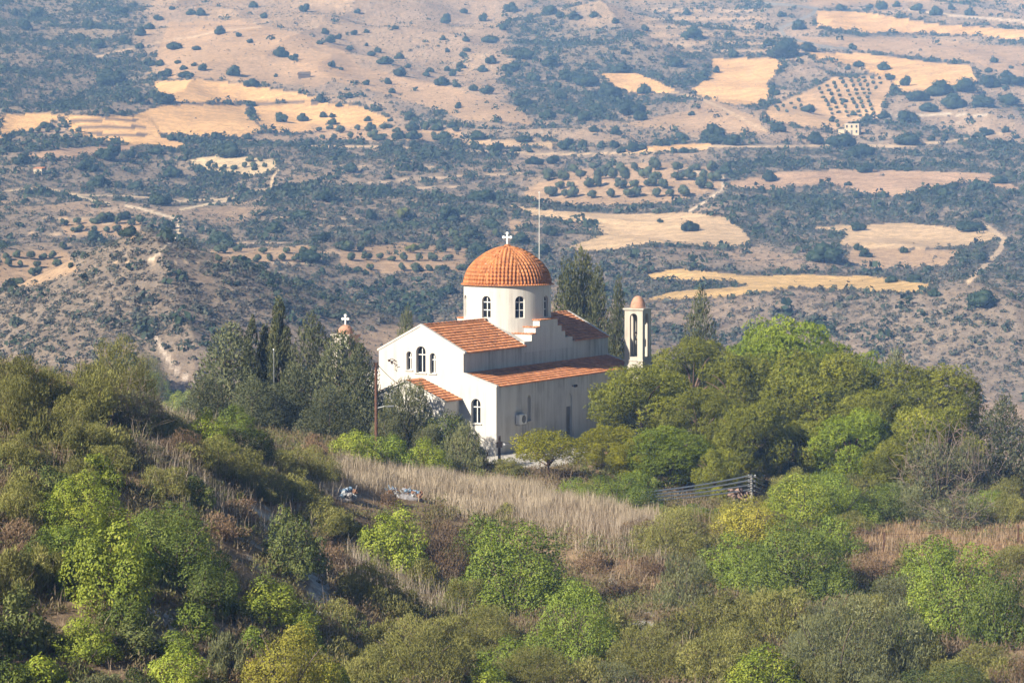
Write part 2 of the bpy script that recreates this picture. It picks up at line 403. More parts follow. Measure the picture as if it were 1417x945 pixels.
var = fbm(XX / 40, YY / 60, 42, 4)[..., None]
soil = soil * (1 + .35 * var)
pink = sstep(-.1, .4, fbm(XX / 120, YY / 150, 43, 2))[..., None]
soil = soil * (1 - .4 * pink) + .4 * pink * np.array([.345, .265, .215])
rock = sstep(.33, .52, fbm(XX / 7, YY / 10, 44, 3)) * sstep(-.1, .25, fbm(XX / 45, YY / 60, 45, 2))
soil = soil * (1 - .7 * rock[..., None]) + .7 * rock[..., None] * np.array([.50, .45, .40])
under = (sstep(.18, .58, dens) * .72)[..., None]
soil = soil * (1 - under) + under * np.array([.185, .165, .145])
fine = fbm(XX / 2.6, YY / 4.0, 46, 2)[..., None]
herb = sstep(.12, .5, fbm(XX / 5.0, YY / 8.0, 49, 3))[..., None] * .45
soil = soil * (1 - herb) + herb * np.array([.17, .135, .11])
soil = soil * (1 + .35 * fine)
noscrub = np.zeros(XX.shape)
for c_, poly in FIELDS:
    m_ = region(poly) & isfar
    strength = 1.0 if c_ is not TAN else .65
    stripe = (1 + .10 * np.sin((XX * .35 + YY) * .55 + 3 * noise(XX / 40, YY / 40, 47)) + .26 * fbm(XX / 18, YY / 30, 48, 4) + .22 * noise(XX / 70, YY / 90, 50))[..., None]
    if c_ is not TAN:          # weedy margins
        em = sum((in_poly(QX + a, QY + b, poly)).astype(float) for a, b in ((6, 1), (-6, -1), (3, 3), (-3, -3), (0, 4), (0, -4))) / 6
        edge = (em > .01) & ~m_ & isfar; dens = np.where(edge, np.minimum(1, dens + .5), dens); soil = np.where((edge & (fine[..., 0] > -.15))[..., None], soil * .72, soil)
    soil = np.where(m_[..., None], soil * (1 - strength) + strength * np.array(c_) * stripe, soil)
    noscrub = np.where(m_, .985 if c_ is not TAN else .80, noscrub)
for poly in STRIPS:
    m_ = in_poly(PX, PY, poly) & isfar
    soil = np.where(m_[..., None], np.array([.19, .14, .11]) * (1 + .2 * var), soil)
for line, wd, c_ in ROADS:
    dd = d_line(PX + .25 * wob, PY, line, 1.6)
    k_ = (np.clip((wd * .62 - dd) / .9 + .5, 0, 1) * isfar)[..., None]
    soil = soil * (1 - k_) + k_ * np.array(c_) * (1 + .12 * fine)
    noscrub = np.where((dd < wd) & isfar, 1.0, noscrub)
# terraced slope in the upper right middle: thin banks
terr = region([(890,10),(1060,10),(1060,72),(960,78),(900,60)]) & isfar & (np.sin(PY * .55 + wob * .1) > .55)
soil = np.where(terr[..., None], np.array([.45, .34, .25]), soil)
dens = np.where(noscrub > 0, dens * (1 - noscrub), dens)
# near hill: dry straw, earth, pale rock, rusty grass on the terrace
nn = fbm(XX / 6, YY / 9, 51, 4)[..., None]; n2 = fbm(XX / 1.6, YY / 2.2, 52, 3)[..., None]
nearc = np.array([.27, .195, .125]) * (1 + .4 * nn + .3 * n2)
rust = (in_poly(PX, PY, [(1120,722),(1700,715),(1700,800),(1200,790),(1120,760)]) | in_poly(PX, PY, [(760,690),(930,710),(1010,800),(960,850),(860,790),(790,740)])
        | in_poly(PX, PY, [(330,670),(470,690),(470,740),(350,720)]))[..., None]
nearc = np.where(rust, np.array([.37, .235, .135]) * (1 + .35 * n2 + .25 * nn), nearc)
rk = (in_poly(PX, PY, [(270,690),(360,690),(430,760),(470,840),(400,830),(330,760)]) | in_poly(PX, PY, [(840,790),(940,880),(930,945),(860,945)]) | in_poly(PX, PY, [(170,840),(260,830),(270,945),(190,945)]))
rk = (rk * sstep(.0, .3, fbm(XX / 1.8, YY / 2.6, 53, 3)))[..., None]
nearc = nearc * (1 - rk) + rk * np.array([.46, .44, .41])
kf = sstep(240, 420, YY)[..., None]
colr = np.clip(nearc * (1 - kf) + soil * kf, .02, .9)
nr, nc = XX.shape
idx = np.arange(nr * nc).reshape(nr, nc)
F = np.stack([idx[:-1, :-1], idx[:-1, 1:], idx[1:, 1:], idx[1:, :-1]], -1).reshape(-1, 4)
gm, t, b = new_mat('dry hillside')
at_ = N(t, 'ShaderNodeAttribute', attribute_name='Col')
tc = N(t, 'ShaderNodeTexCoord')
nz = N(t, 'ShaderNodeTexNoise'); nz.inputs['Scale'].default_value = 2.4; nz.inputs['Detail'].default_value = 8; nz.inputs['Roughness'].default_value = .65
t.links.new(tc.outputs['Object'], nz.inputs['Vector'])
rr = ramp(t, [(.3, (.62, .60, .58)), (.7, (1.3, 1.3, 1.3))]); t.links.new(nz.outputs[0], rr.inputs[0])
nz2 = N(t, 'ShaderNodeTexNoise'); nz2.inputs['Scale'].default_value = .38; nz2.inputs['Detail'].default_value = 4; nz2.inputs['Roughness'].default_value = .7
t.links.new(tc.outputs['Object'], nz2.inputs['Vector'])
rr2 = ramp(t, [(.36, (.76, .75, .76)), (.5, (1.0, 1.0, 1.0)), (.66, (1.22, 1.2, 1.18))]); t.links.new(nz2.outputs[0], rr2.inputs[0])
cm = mixc(t, 1.0, at_.outputs['Color'], rr.outputs[0], 'MULTIPLY')
t.links.new(mixc(t, 1.0, cm, rr2.outputs[0], 'MULTIPLY'), b.inputs['Base Color'])
b.inputs['Roughness'].default_value = .95; b.inputs['Specular IOR Level'].default_value = .1
bp = N(t, 'ShaderNodeBump'); bp.inputs['Strength'].default_value = .6; bp.inputs['Distance'].default_value = .25
t.links.new(nz.outputs[0], bp.inputs['Height']); t.links.new(bp.outputs[0], b.inputs['Normal'])
tag(link('ground', np_mesh('ground', np.stack([XX, YY, ZZ], -1).reshape(-1, 3), F, gm, smooth=True, col=colr.reshape(-1, 3))), kind='structure')

# ------------------------------------------------------------------ air between here and the far slope
hz, t, b = new_mat('haze')
t.nodes.remove(b)
pv = N(t, 'ShaderNodeVolumePrincipled')
pv.inputs['Color'].default_value = (.24, .47, 1.0, 1); pv.inputs['Absorption Color'].default_value = (1, 1, 1, 1); pv.inputs['Density'].default_value = .00027; pv.inputs['Anisotropy'].default_value = -.35
t.links.new(pv.outputs[0], t.nodes['Material Output'].inputs['Volume'])
bm = bmesh.new(); add_box(bm, (-1750, -40, float(ZZ.min()) - 1.0), (1750, 3000, float(ZZ.max()) + 60))
tag(link('haze', bm_mesh('haze', bm, hz)), kind='stuff')

# ------------------------------------------------------------------ church materials
def wall_mat(name, col, stain, stain_amt):
    m, t, b = new_mat(name)
    tc = N(t, 'ShaderNodeTexCoord'); mp = N(t, 'ShaderNodeMapping'); mp.inputs['Scale'].default_value = (2.2, 2.2, .16)
    t.links.new(tc.outputs['Object'], mp.inputs[0])
    n1 = N(t, 'ShaderNodeTexNoise'); n1.inputs['Scale'].default_value = 1.0; n1.inputs['Detail'].default_value = 7; n1.inputs['Roughness'].default_value = .7
    t.links.new(mp.outputs[0], n1.inputs['Vector'])
    n2 = N(t, 'ShaderNodeTexNoise'); n2.inputs['Scale'].default_value = .55; n2.inputs['Detail'].default_value = 6
    t.links.new(tc.outputs['Object'], n2.inputs['Vector'])
    r1 = ramp(t, [(.42, (0, 0, 0)), (.66, (1, 1, 1))]); t.links.new(n1.outputs[0], r1.inputs[0])
    r2 = ramp(t, [(.38, (.25, .25, .25)), (.68, (1, 1, 1))]); t.links.new(n2.outputs[0], r2.inputs[0])
    mm = N(t, 'ShaderNodeMath', operation='MULTIPLY'); t.links.new(r1.outputs[0], mm.inputs[0]); t.links.new(r2.outputs[0], mm.inputs[1])
    m2 = N(t, 'ShaderNodeMath', operation='MULTIPLY'); m2.inputs[1].default_value = stain_amt; t.links.new(mm.outputs[0], m2.inputs[0])
    t.links.new(mixc(t, m2.outputs[0], col, stain), b.inputs['Base Color'])
    b.inputs['Roughness'].default_value = .85; b.inputs['Specular IOR Level'].default_value = .2
    bp = N(t, 'ShaderNodeBump'); bp.inputs['Strength'].default_value = .15; bp.inputs['Distance'].default_value = .03
    t.links.new(n2.outputs[0], bp.inputs['Height']); t.links.new(bp.outputs[0], b.inputs['Normal'])
    return m
PLASTER = wall_mat('white plaster', (.70, .67, .62), (.35, .32, .28), .5)
SIDE_PLASTER = wall_mat('weather stained plaster', (.66, .63, .585), (.30, .275, .245), .95)
TOWER_PLASTER = wall_mat('tower plaster', (.60, .555, .48), (.34, .29, .24), .75)
def tile_mat(name, c0, c1, c2, pale):
    m, t, b = new_mat(name)
    tc = N(t, 'ShaderNodeTexCoord')
    vo = N(t, 'ShaderNodeTexVoronoi'); vo.inputs['Scale'].default_value = 4.4; t.links.new(tc.outputs['Object'], vo.inputs['Vector'])
    r = ramp(t, [(0, c0), (.5, c1), (1, c2)])
    sep = N(t, 'ShaderNodeSeparateColor'); t.links.new(vo.outputs['Color'], sep.inputs[0]); t.links.new(sep.outputs[0], r.inputs[0])
    nz = N(t, 'ShaderNodeTexNoise'); nz.inputs['Scale'].default_value = 1.3; nz.inputs['Detail'].default_value = 6; t.links.new(tc.outputs['Object'], nz.inputs['Vector'])
    rn = ramp(t, [(.35, (.72, .70, .68)), (.65, (1.1, 1.1, 1.1))]); t.links.new(nz.outputs[0], rn.inputs[0])
    c = mixc(t, 1.0, r.outputs[0], rn.outputs[0], 'MULTIPLY')
    n3 = N(t, 'ShaderNodeTexNoise'); n3.inputs['Scale'].default_value = 4.5; n3.inputs['Detail'].default_value = 3; t.links.new(tc.outputs['Object'], n3.inputs['Vector'])
    r3 = ramp(t, [(.66, (0, 0, 0)), (.76, (1, 1, 1))]); t.links.new(n3.outputs[0], r3.inputs[0])
    m3 = N(t, 'ShaderNodeMath', operation='MULTIPLY'); m3.inputs[1].default_value = pale; t.links.new(r3.outputs[0], m3.inputs[0])
    t.links.new(mixc(t, m3.outputs[0], c, (.62, .52, .44)), b.inputs['Base Color'])
    b.inputs['Roughness'].default_value = .75
    return m
TILE = tile_mat('orange roof tiles', (.54, .20, .082), (.65, .26, .108), (.71, .33, .16), .4)
TILE_DOME = tile_mat('orange dome tiles', (.47, .17, .055), (.56, .215, .075), (.63, .275, .11), .7)
CUPOLA = plain_mat('terracotta render', (.50, .27, .18), .8, .25, 3)
WHITE = plain_mat('white paint', (.80, .79, .77), .5, .05, 3)
GLASS = new_mat('dark window glass')[0]; GLASS.node_tree.nodes['Principled BSDF'].inputs['Base Color'].default_value = (.008, .011, .016, 1); GLASS.node_tree.nodes['Principled BSDF'].inputs['Roughness'].default_value = .3; GLASS.node_tree.nodes['Principled BSDF'].inputs['Specular IOR Level'].default_value = .25
DOORM = plain_mat('grey painted door', (.16, .15, .14), .6, .2, 5)
CONC = plain_mat('pale concrete', (.55, .52, .47), .9, .15, .7, bump=.1)
RUSTY = plain_mat('rusty steel', (.10, .05, .03), .8, .3, 8)
GREYM = plain_mat('grey metal', (.35, .36, .37), .45, .15, 6, .6)
WOODP = plain_mat('weathered wooden pole', (.14, .065, .04), .85, .3, 5)
DARKW = plain_mat('dark tarred wood', (.045, .03, .025), .8, .3, 6)
BRONZE = plain_mat('dark bronze', (.06, .05, .035), .45, .2, 8, .8)

# ------------------------------------------------------------------ the church
CH = empty('church', CO, -YAW)      # local axes: x = across (v), y = along (u)
tag(CH, 'white plastered church with orange tiled roofs and a ribbed dome on a round drum', 'church')
L, WN, WA, HA, HE, HT, HS = 26.49, 4.02, 7.06, 10.26, 8.17, 6.45, 5.5
sect = [(-WA, -.6), (WA, -.6), (WA, HS), (WN, HT), (WN, HE), (0, HA), (-WN, HE), (-WN, HT), (-WA, HS)]
bm = bmesh.new(); add_prism(bm, [(v, 0, h) for v, h in sect], [(v, L, h) for v, h in sect])
wall = link('wall', bm_mesh('wall', bm, PLASTER), None, CH)
wall.data.materials.append(SIDE_PLASTER)
for p_ in wall.data.polygons:
    if abs(p_.normal.x) > .95: p_.material_index = 1          # the long walls are streaked with grey
def arch_outline(cx, z0, z1, wd, n=12):
    r = wd / 2; pts = [(cx - r, z0), (cx + r, z0)]
    for i in range(n + 1):
        a = math.pi * i / n; pts.append((cx + r * math.cos(a), z1 - r + r * math.sin(a)))
    return pts
def arch_prism(pts, fn, d0, d1):
    bm = bmesh.new(); add_prism(bm, [fn(a, d0, z) for a, z in pts], [fn(a, d1, z) for a, z in pts]); return bm
def window(parent, fn, cx, z0, z1, wd, depth=.36, bars=(0,), hbars=(.62,), sill=True, part='window', label=None):
    """frame with bars and panes at the back of a recess cut in the wall; fn(across, inward, up) -> local point"""
    bm = arch_prism(arch_outline(cx, z0 + .01, z1 - .01, wd - .02), fn, depth - .05, depth - .02)
    wdw = link(part, bm_mesh('window_pane', bm, GLASS), None, parent)
    bm = bmesh.new(); o = arch_outline(cx, z0, z1, wd); i_ = arch_outline(cx, z0 + .045, z1 - .04, wd - .085)
    f0 = [bm.verts.new(fn(a, depth - .10, z)) for a, z in o]; f1 = [bm.verts.new(fn(a, depth - .10, z)) for a, z in i_]
    g0 = [bm.verts.new(fn(a, depth - .045, z)) for a, z in o]; g1 = [bm.verts.new(fn(a, depth - .045, z)) for a, z in i_]
    n = len(o)
    for k in range(n):
        k2 = (k + 1) % n
        bm.faces.new((f0[k], f0[k2], f1[k2], f1[k])); bm.faces.new((f1[k], f1[k2], g1[k2], g1[k])); bm.faces.new((g0[k2], g0[k], g1[k], g1[k2])); bm.faces.new((f0[k2], f0[k], g0[k], g0[k2]))
    for bx in bars:
        x = cx + bx * wd; q = [(x - .036, z0 + .05), (x + .036, z0 + .05), (x + .036, z1 - .08 - abs(bx) * .3), (x - .036, z1 - .08 - abs(bx) * .3)]
        add_prism(bm, [fn(a, depth - .09, z) for a, z in q], [fn(a, depth - .04, z) for a, z in q])
    for hb in hbars:
        z = z0 + hb * (z1 - z0); q = [(cx - wd / 2 + .05, z - .04), (cx + wd / 2 - .05, z - .04), (cx + wd / 2 - .05, z + .04), (cx - wd / 2 + .05, z + .04)]
        add_prism(bm, [fn(a, depth - .095, z_) for a, z_ in q], [fn(a, depth - .038, z_) for a, z_ in q])
    link('frame', bm_mesh('window_frame', bm, WHITE), None, wdw)
    if sill:
        bm = bmesh.new(); q = [(cx - wd / 2 - .12, z0 - .09), (cx + wd / 2 + .12, z0 - .09), (cx + wd / 2 + .12, z0 - .004), (cx - wd / 2 - .12, z0 - .004)]
        add_prism(bm, [fn(a, -.09, z) for a, z in q], [fn(a, .10, z) for a, z in q])
        link('sill', bm_mesh('window_sill', bm, PLASTER), None, wdw)
    return wdw
front = lambda a, d, z: (a, d, z)                 # front wall, a = across, d = inward
side = lambda a, d, z: (WA - d, a, z)             # right aisle wall
fw = [(-1.12, 6.62, 8.15, .52), (0.0, 6.42, 8.6, .9), (1.12, 6.42, 8.08, .54), (5.16, 2.48, 4.49, .88), (-5.16, 2.48, 4.49, .88)]
sw = [(5.66, 2.31, 4.48, .62), (19.8, 2.31, 4.48, .62), (24.0, 2.31, 4.48, .62)]
cutters = []
for cx, z0, z1, wd in fw: cutters.append(link('cutter', bm_mesh('cutter', arch_prism(arch_outline(cx, z0, z1, wd), front, -.3, .36)), None, CH))
for cx, z0, z1, wd in sw: cutters.append(link('cutter', bm_mesh('cutter', arch_prism(arch_outline(cx, z0, z1, wd), side, -.3, .36)), None, CH))
cutters.append(link('cutter', bm_mesh('cutter', arch_prism(arch_outline(12.9, .02, 4.12, 1.08), side, -.3, .12)), None, CH))
cutters.append(link('cutter', bm_mesh('cutter', arch_prism([(12.42, .02), (13.38, .02), (13.38, 2.97), (12.42, 2.97)], side, .05, .24)), None, CH))
for i, c in enumerate(cutters): pass
cut(wall, cutters)
for k, (cx, z0, z1, wd) in enumerate(fw):
    window(CH, front, cx, z0, z1, wd, bars=(0,), hbars=(.66,) if k != 1 else (.68,))
for cx, z0, z1, wd in sw: window(CH, side, cx, z0, z1, wd, bars=(0,), hbars=(.6,))
bm = bmesh.new(); q = [(12.43, .03), (13.37, .03), (13.37, 2.96), (12.43, 2.96)]; add_prism(bm, [side(a, .19, z) for a, z in q], [side(a, .225, z) for a, z in q])
door = link('door', bm_mesh('side_door', bm, DOORM), None, CH)
bm = bmesh.new(); add_prism(bm, [side(a, .14, z) for a, z in [(13.18, 1.05), (13.24, 1.05), (13.24, 1.22), (13.18, 1.22)]], [side(a, .19, z) for a, z in [(13.18, 1.05), (13.24, 1.05), (13.24, 1.22), (13.18, 1.22)]])
link('handle', bm_mesh('door_handle', bm, GREYM), None, door)

def tile_sheet(name, u0, u1, p_low, p_high, parent, mat, course=.40, per=.26, lift=.05, amp=.05, sub=6):
    """a pitched roof of half-round tiles: from the eave (v,h) p_low up to p_high, along u0..u1, laid in overlapping courses"""
    (v0, h0), (v1, h1) = p_low, p_high
    Ls = math.hypot(v1 - v0, h1 - h0); dv, dh = (v1 - v0) / Ls, (h1 - h0) / Ls
    nv, nh = -dh, dv
    if nh < 0: nv, nh = -nv, -nh
    nu = int(round((u1 - u0) / per)) * sub + 1
    us = np.linspace(u0, u1, nu); prof = np.abs(np.cos(np.pi * (us - u0) / ((u1 - u0) / ((nu - 1) / sub))))
    rows = []
    nc_ = int(round(Ls / course)); cs = Ls / nc_
    jr = np.random.default_rng(int(abs(u0 * 100) + nc_))
    for c in range(nc_):
        jit = jr.normal(0, .006, nu // sub + 2)[(np.arange(nu) // sub)]
        s0 = c * cs - (.04 if c else .06); s1 = (c + 1) * cs
        hi = lift + .055 + amp * prof + jit; lo = lift + amp * prof + jit
        rows += [(s0, hi * .3), (s0, hi), (s1, lo)]
    V = []
    for s, off in rows:
        V.append(np.stack([v0 + dv * s + nv * off, us, h0 + dh * s + nh * off], -1))
    V = np.array(V); nr_, nc2 = V.shape[:2]
    idx = np.arange(nr_ * nc2).reshape(nr_, nc2)
    F = np.stack([idx[:-1, :-1], idx[:-1, 1:], idx[1:, 1:], idx[1:, :-1]], -1).reshape(-1, 4)
    if v1 < v0: F = F[:, ::-1]
    return link(name, np_mesh(name, V.reshape(-1, 3), F, mat), None, parent)
OV = .16
sl_n = (HA - HE) / WN; sl_a = (HT - HS) / (WA - WN)
for s in (1, -1):
    for u0, u1 in ((.32, 10.42), (19.40, L - .32)):
        tile_sheet('nave_roof', u0, u1, (s * (WN + OV), HE - OV * sl_n), (s * .02, HA - .02 * sl_n), CH, TILE)
    tile_sheet('aisle_roof', .32, L - .2, (s * (WA + OV), HS - OV * sl_a), (s * WN, HT), CH, TILE)
for u0, u1 in ((.3, 11.3), (18.4, L - .3)):           # ridge tiles
    bm = bmesh.new()
    k = 0
    u = u0
    while u < u1 - .05:
        r = .13 + .015 * (k % 2)
        add_prism(bm, [(r * math.cos(a), u, HA + .06 + r * math.sin(a) * .8) for a in np.linspace(0, math.pi, 8)], [((r - .02) * math.cos(a), min(u + .36, u1), HA + .06 + (r - .02) * math.sin(a) * .8) for a in np.linspace(0, math.pi, 8)])
        u += .35; k += 1
    link('ridge_tiles', bm_mesh('ridge_tiles', bm, TILE), None, CH)
# raised verges of the gables
for u0, u1 in ((-.05, .30), (L - .30, L + .05)):
    bm = bmesh.new(); e = .17
    prof = [(-WN - .14, HE - .14 * sl_n), (0, HA), (WN + .14, HE - .14 * sl_n), (WN + .14, HE - .14 * sl_n + e), (0, HA + e), (-WN - .14, HE - .14 * sl_n + e)]
    add_prism(bm, [(v, u0, h) for v, h in prof], [(v, u1, h) for v, h in prof])
    link('gable_coping', bm_mesh('gable_coping', bm, PLASTER), None, CH)
    for s in (1, -1):
        bm = bmesh.new(); e2 = .14
        prof = [(s * (WN + .003), HT), (s * (WA + .06), HS - .06 * sl_a), (s * (WA + .06), HS - .06 * sl_a + e2), (s * (WN + .003), HT + e2)]
        add_prism(bm, [(v, u0, h) for v, h in prof], [(v, u1, h) for v, h in prof])
        link('aisle_coping', bm_mesh('aisle_coping', bm, PLASTER), None, CH)
# crossing: stepped block with tiled lips under the drum
UC = 14.87
steps = [(10.4, 19.4, 8.0, 8.52), (11.75, 17.99, 8.4, 9.12), (12.45, 17.29, 9.0, 9.66), (13.2, 16.54, 9.5, 10.24)]
bm = bmesh.new(); e = .03
pr = [(steps[0][0], 7.6)] + [p for s in steps for p in ((s[0], s[3]),) ]
outl = []
for s in steps:
    outl += [(s[0], outl[-1][1] if outl else 7.6), (s[0], s[3])]
for s in steps[::-1]:
    outl += [(s[1], s[3]), (s[1], None)]
for i in range(len(outl)):
    if outl[i][1] is None: outl[i] = (outl[i][0], outl[i + 1][1] if i + 1 < len(outl) else 7.6)
add_prism(bm, [(-WN - e, u, h) for u, h in outl], [(WN + e, u, h) for u, h in outl])
cross_block = link('crossing_wall', bm_mesh('crossing_wall', bm, PLASTER), None, CH)
def lip(s, u0, u1, h, out=.10):
    """a row of tiles standing out along the edge of a step"""
    bm = bmesh.new()
    if True:
        v = s * (WN + e)
        n = max(1, int((u1 - u0) / .25))
        add_box(bm, (min(v - s * .28, v + s * .07), u0, h - .012), (max(v - s * .28, v + s * .07), u1, h + .02))
        for k in range(n):
            ua = u0 + (u1 - u0) * k / n; ub = u0 + (u1 - u0) * (k + 1) / n; m = (ua + ub) / 2
            arc = [(m + (ub - ua) * .48 * math.cos(a), h + .005 + .09 * math.sin(a)) for a in np.linspace(0, math.pi, 6)]
            add_prism(bm, [(v - s * .3, a, z) for a, z in arc], [(v + s * out, a, z - .03) for a, z in arc])
    return bm
for i, s in enumerate(steps):
    nxt = steps[i + 1] if i + 1 < len(steps) else None
    if nxt: spans = [(s[0], nxt[0]), (nxt[1], s[1])]
    else: spans = [(s[0], s[1])]
    for u0, u1 in spans:
        if i == 0 : continue
        for sd2 in (1, -1): link('step_tiles', bm_mesh('step_tiles', lip(sd2, u0, u1, s[3]), TILE), None, CH)
    if i >= 1:
        n = int(2 * WN / .25)
        for uu, sg in ((s[0], -1), (s[1], 1)):
            bm = bmesh.new()          # tiles along the front or back edge of the step
            add_box(bm, (-WN, min(uu - sg * .27, uu + sg * .07), s[3] - .01), (WN, max(uu - sg * .27, uu + sg * .07), s[3] + .022))
            for k in range(n):
                m = -WN + (k + .5) * 2 * WN / n; hw = WN / n * .96
                arc = [(m + hw * math.cos(a), s[3] + .008 + .085 * math.sin(a)) for a in np.linspace(0, math.pi, 6)]
                add_prism(bm, [(a, uu - sg * .3, z) for a, z in arc], [(a, uu + sg * .1, z - .03) for a, z in arc])
            link('step_edge_tiles', bm_mesh('step_edge_tiles', bm, TILE), None, CH)
# drum
RD, HD0, HD1 = 3.80, 9.0, 13.17
bm = bmesh.new(); add_lathe(bm, [(0, HD0), (RD, HD0), (RD, HD1), (0, HD1)], 96, (0, UC))
drum = link('drum', bm_mesh('drum', bm, PLASTER), None, CH)
def drum_fn(az):
    ca, sa = math.cos(az), math.sin(az)
    return lambda a, d, z: (sa * (RD - d) + ca * a, UC - ca * (RD - d) + sa * a, z)
cutters = []
for k in range(8):
    fn = drum_fn(k * math.pi / 4)
    cutters.append(link('cutter', bm_mesh('cutter', arch_prism(arch_outline(0, 10.42, 12.3, .84), fn, -.3, .30)), None, CH))
cut(drum, cutters)
for p in drum.data.polygons: p.use_smooth = False
for k in range(8):
    window(drum, drum_fn(k * math.pi / 4), 0, 10.42, 12.3, .84, depth=.30, bars=(0,), hbars=(.36, .72), sill=False)
# tiled eave ring and dome
bm = bmesh.new(); n = 100
for k in range(n):
    a0 = 2 * math.pi * k / n; dw = 2 * math.pi / n * .48
    def P(r, aa, z): return (r * math.sin(aa), UC - r * math.cos(aa), z)
    arc = np.linspace(0, math.pi, 6)
    add_prism(bm, [P(3.55, a0 + dw * math.cos(q), 13.30 + .08 * math.sin(q)) for q in arc], [P(4.04, a0 + dw * math.cos(q), 13.17 + .09 * math.sin(q)) for q in arc])
link('eave_tiles', bm_mesh('eave_tiles', bm, TILE_DOME), None, CH)
bm = bmesh.new(); add_lathe(bm, [(0, HD1 - .02), (3.9, HD1 - .02), (3.92, HD1 + .06), (3.6, HD1 + .14), (0, HD1 + .14)], 96, (0, UC))
link('drum_cornice', bm_mesh('drum_cornice', bm, PLASTER), None, CH)
nseg, per = 8, .32; R0, HDm, ZD = 3.66, 3.16, 13.26
ncol = 10; sub = 10; courses = 15
V = []; rows = []
ang = []; pro = []
for sgm in range(nseg):
    base = (sgm + .5) * 2 * math.pi / nseg
    ls = np.linspace(-1, 1, ncol * sub + 1)[:-1]
    for l in ls: ang.append((base, l))
ang = np.array(ang); half = math.pi / nseg
for c in range(courses):
    t0, t1 = c / courses, (c + 1) / courses
    for (tt, hi) in ((t0, 0), (t0, 1), (t1, 0)):
        el = tt * math.pi / 2 * .985
        r = R0 * math.cos(el) ** 1.38; z = ZD + HDm * math.sin(el)
        x = ang[:, 1] * half * r                      # offset from the panel's middle line
        w_ = np.abs(np.cos(math.pi * x / per)) ** 1.1
        off = .19 * w_ * min(1, r / .9) + (.016 if hi else 0.0)
        th = ang[:, 0] + ang[:, 1] * half
        rr_ = r + off * math.cos(el); V.append(np.stack([rr_ * np.sin(th), UC - rr_ * np.cos(th), z + off * math.sin(el) + 0 * th], -1))
V = np.array(V); nr_, n2_ = V.shape[:2]; idx = np.arange(nr_ * n2_).reshape(nr_, n2_); nx = np.roll(idx, -1, 1)
F = np.stack([idx[:-1], nx[:-1], nx[1:], idx[1:]], -1).reshape(-1, 4)
dome = link('dome', np_mesh('dome', V.reshape(-1, 3), F, TILE_DOME), None, CH)
for k in range(nseg):
    th = k * 2 * math.pi / nseg; pts = []
    for el in np.linspace(.02, math.pi / 2 * .97, 18):
        r = R0 * math.cos(el) ** 1.38 + .06; pts.append((r * math.sin(th), UC - r * math.cos(th), ZD + HDm * math.sin(el) + .05))
    bm = bmesh.new(); add_tube(bm, pts, .085, 6)
    link('hip_tiles', bm_mesh('hip_tiles', bm, TILE_DOME), None, dome)
bm = bmesh.new(); add_lathe(bm, [(0, 16.45), (.30, 16.45), (.27, 16.58), (.12, 16.66), (0, 16.68)], 20, (0, UC))
link('finial_base', bm_mesh('finial_base', bm, TILE_DOME), None, CH)
def cross_bm(cx, cy, z0, hgt, wd, th):
    bm = bmesh.new(); r = th
    add_box(bm, (cx - th / 2, cy - th / 2, z0), (cx + th / 2, cy + th / 2, z0 + hgt))
    za = z0 + hgt * .66
    add_box(bm, (cx - wd / 2, cy - th / 2 + .003, za - th / 2), (cx - th / 2, cy + th / 2 - .003, za + th / 2)); add_box(bm, (cx + th / 2, cy - th / 2 + .003, za - th / 2), (cx + wd / 2, cy + th / 2 - .003, za + th / 2))
    for px_, pz in ((cx - wd / 2, za), (cx + wd / 2, za), (cx, z0 + hgt)):
        pts = [(px_ + r * math.cos(a), pz + r * math.sin(a)) for a in np.linspace(0, 2 * math.pi, 12, endpoint=False)]
        add_prism(bm, [(x, cy - th * .6, z) for x, z in pts], [(x, cy + th * .6, z) for x, z in pts])
    return bm
crs = link('cross', bm_mesh('cross', cross_bm(0, 0, 0, 1.0, .72, .13), WHITE), None, CH); crs.location = (0, UC, 16.6)
# portico
PW, PD, PE, PR = 3.62, 2.42, 4.42, 5.93; slp = (PR - PE) / PW
bm = bmesh.new(); prof = [(-PW, -.5), (PW, -.5), (PW, PE), (0, PR), (-PW, PE)]
add_prism(bm, [(v, -PD, h) for v, h in prof], [(v, -.004, h) for v, h in prof])
port = link('portico', bm_mesh('portico', bm, PLASTER), None, CH)
cs_ = []
bm = bmesh.new(); add_box(bm, (-PW + .3, -PD + .3, .05), (PW - .3, .3, 3.6)); cs_.append(link('cutter', bm_mesh('cutter', bm), None, CH))
for cx, wd, z1 in ((0, 2.2, 3.4), (-2.3, 1.3, 2.9), (2.3, 1.3, 2.9)):
    cs_.append(link('cutter', bm_mesh('cutter', arch_prism(arch_outline(cx, .06, z1, wd), lambda a, d, z: (a, -PD + d, z), -.4, .5)), None, CH))
for s in (1, -1):
    cs_.append(link('cutter', bm_mesh('cutter', arch_prism(arch_outline(-1.2, .06, 3.0, 1.3), lambda a, d, z, s=s: (s * (PW - d), a, z), -.4, .5)), None, CH))
cut(port, cs_)
for s in (1, -1): tile_sheet('portico_roof', -PD - .12, -.01, (s * (PW + .2), PE - .2 * slp), (s * .02, PR), CH, TILE)
bm = bmesh.new(); e = .13
prof = [(-PW - .1, PE - .1 * slp), (0, PR), (PW + .1, PE - .1 * slp), (PW + .1, PE - .1 * slp + e), (0, PR + e), (-PW - .1, PE - .1 * slp + e)]
add_prism(bm, [(v, -PD - .16, h - .05) for v, h in prof], [(v, -PD + .12, h - .05) for v, h in prof])
link('portico_coping', bm_mesh('portico_coping', bm, PLASTER), None, CH)
bm = bmesh.new(); add_box(bm, (-.85, -.09, .05), (.85, -.02, 3.0)); link('door', bm_mesh('main_door', bm, WOODP), None, CH)

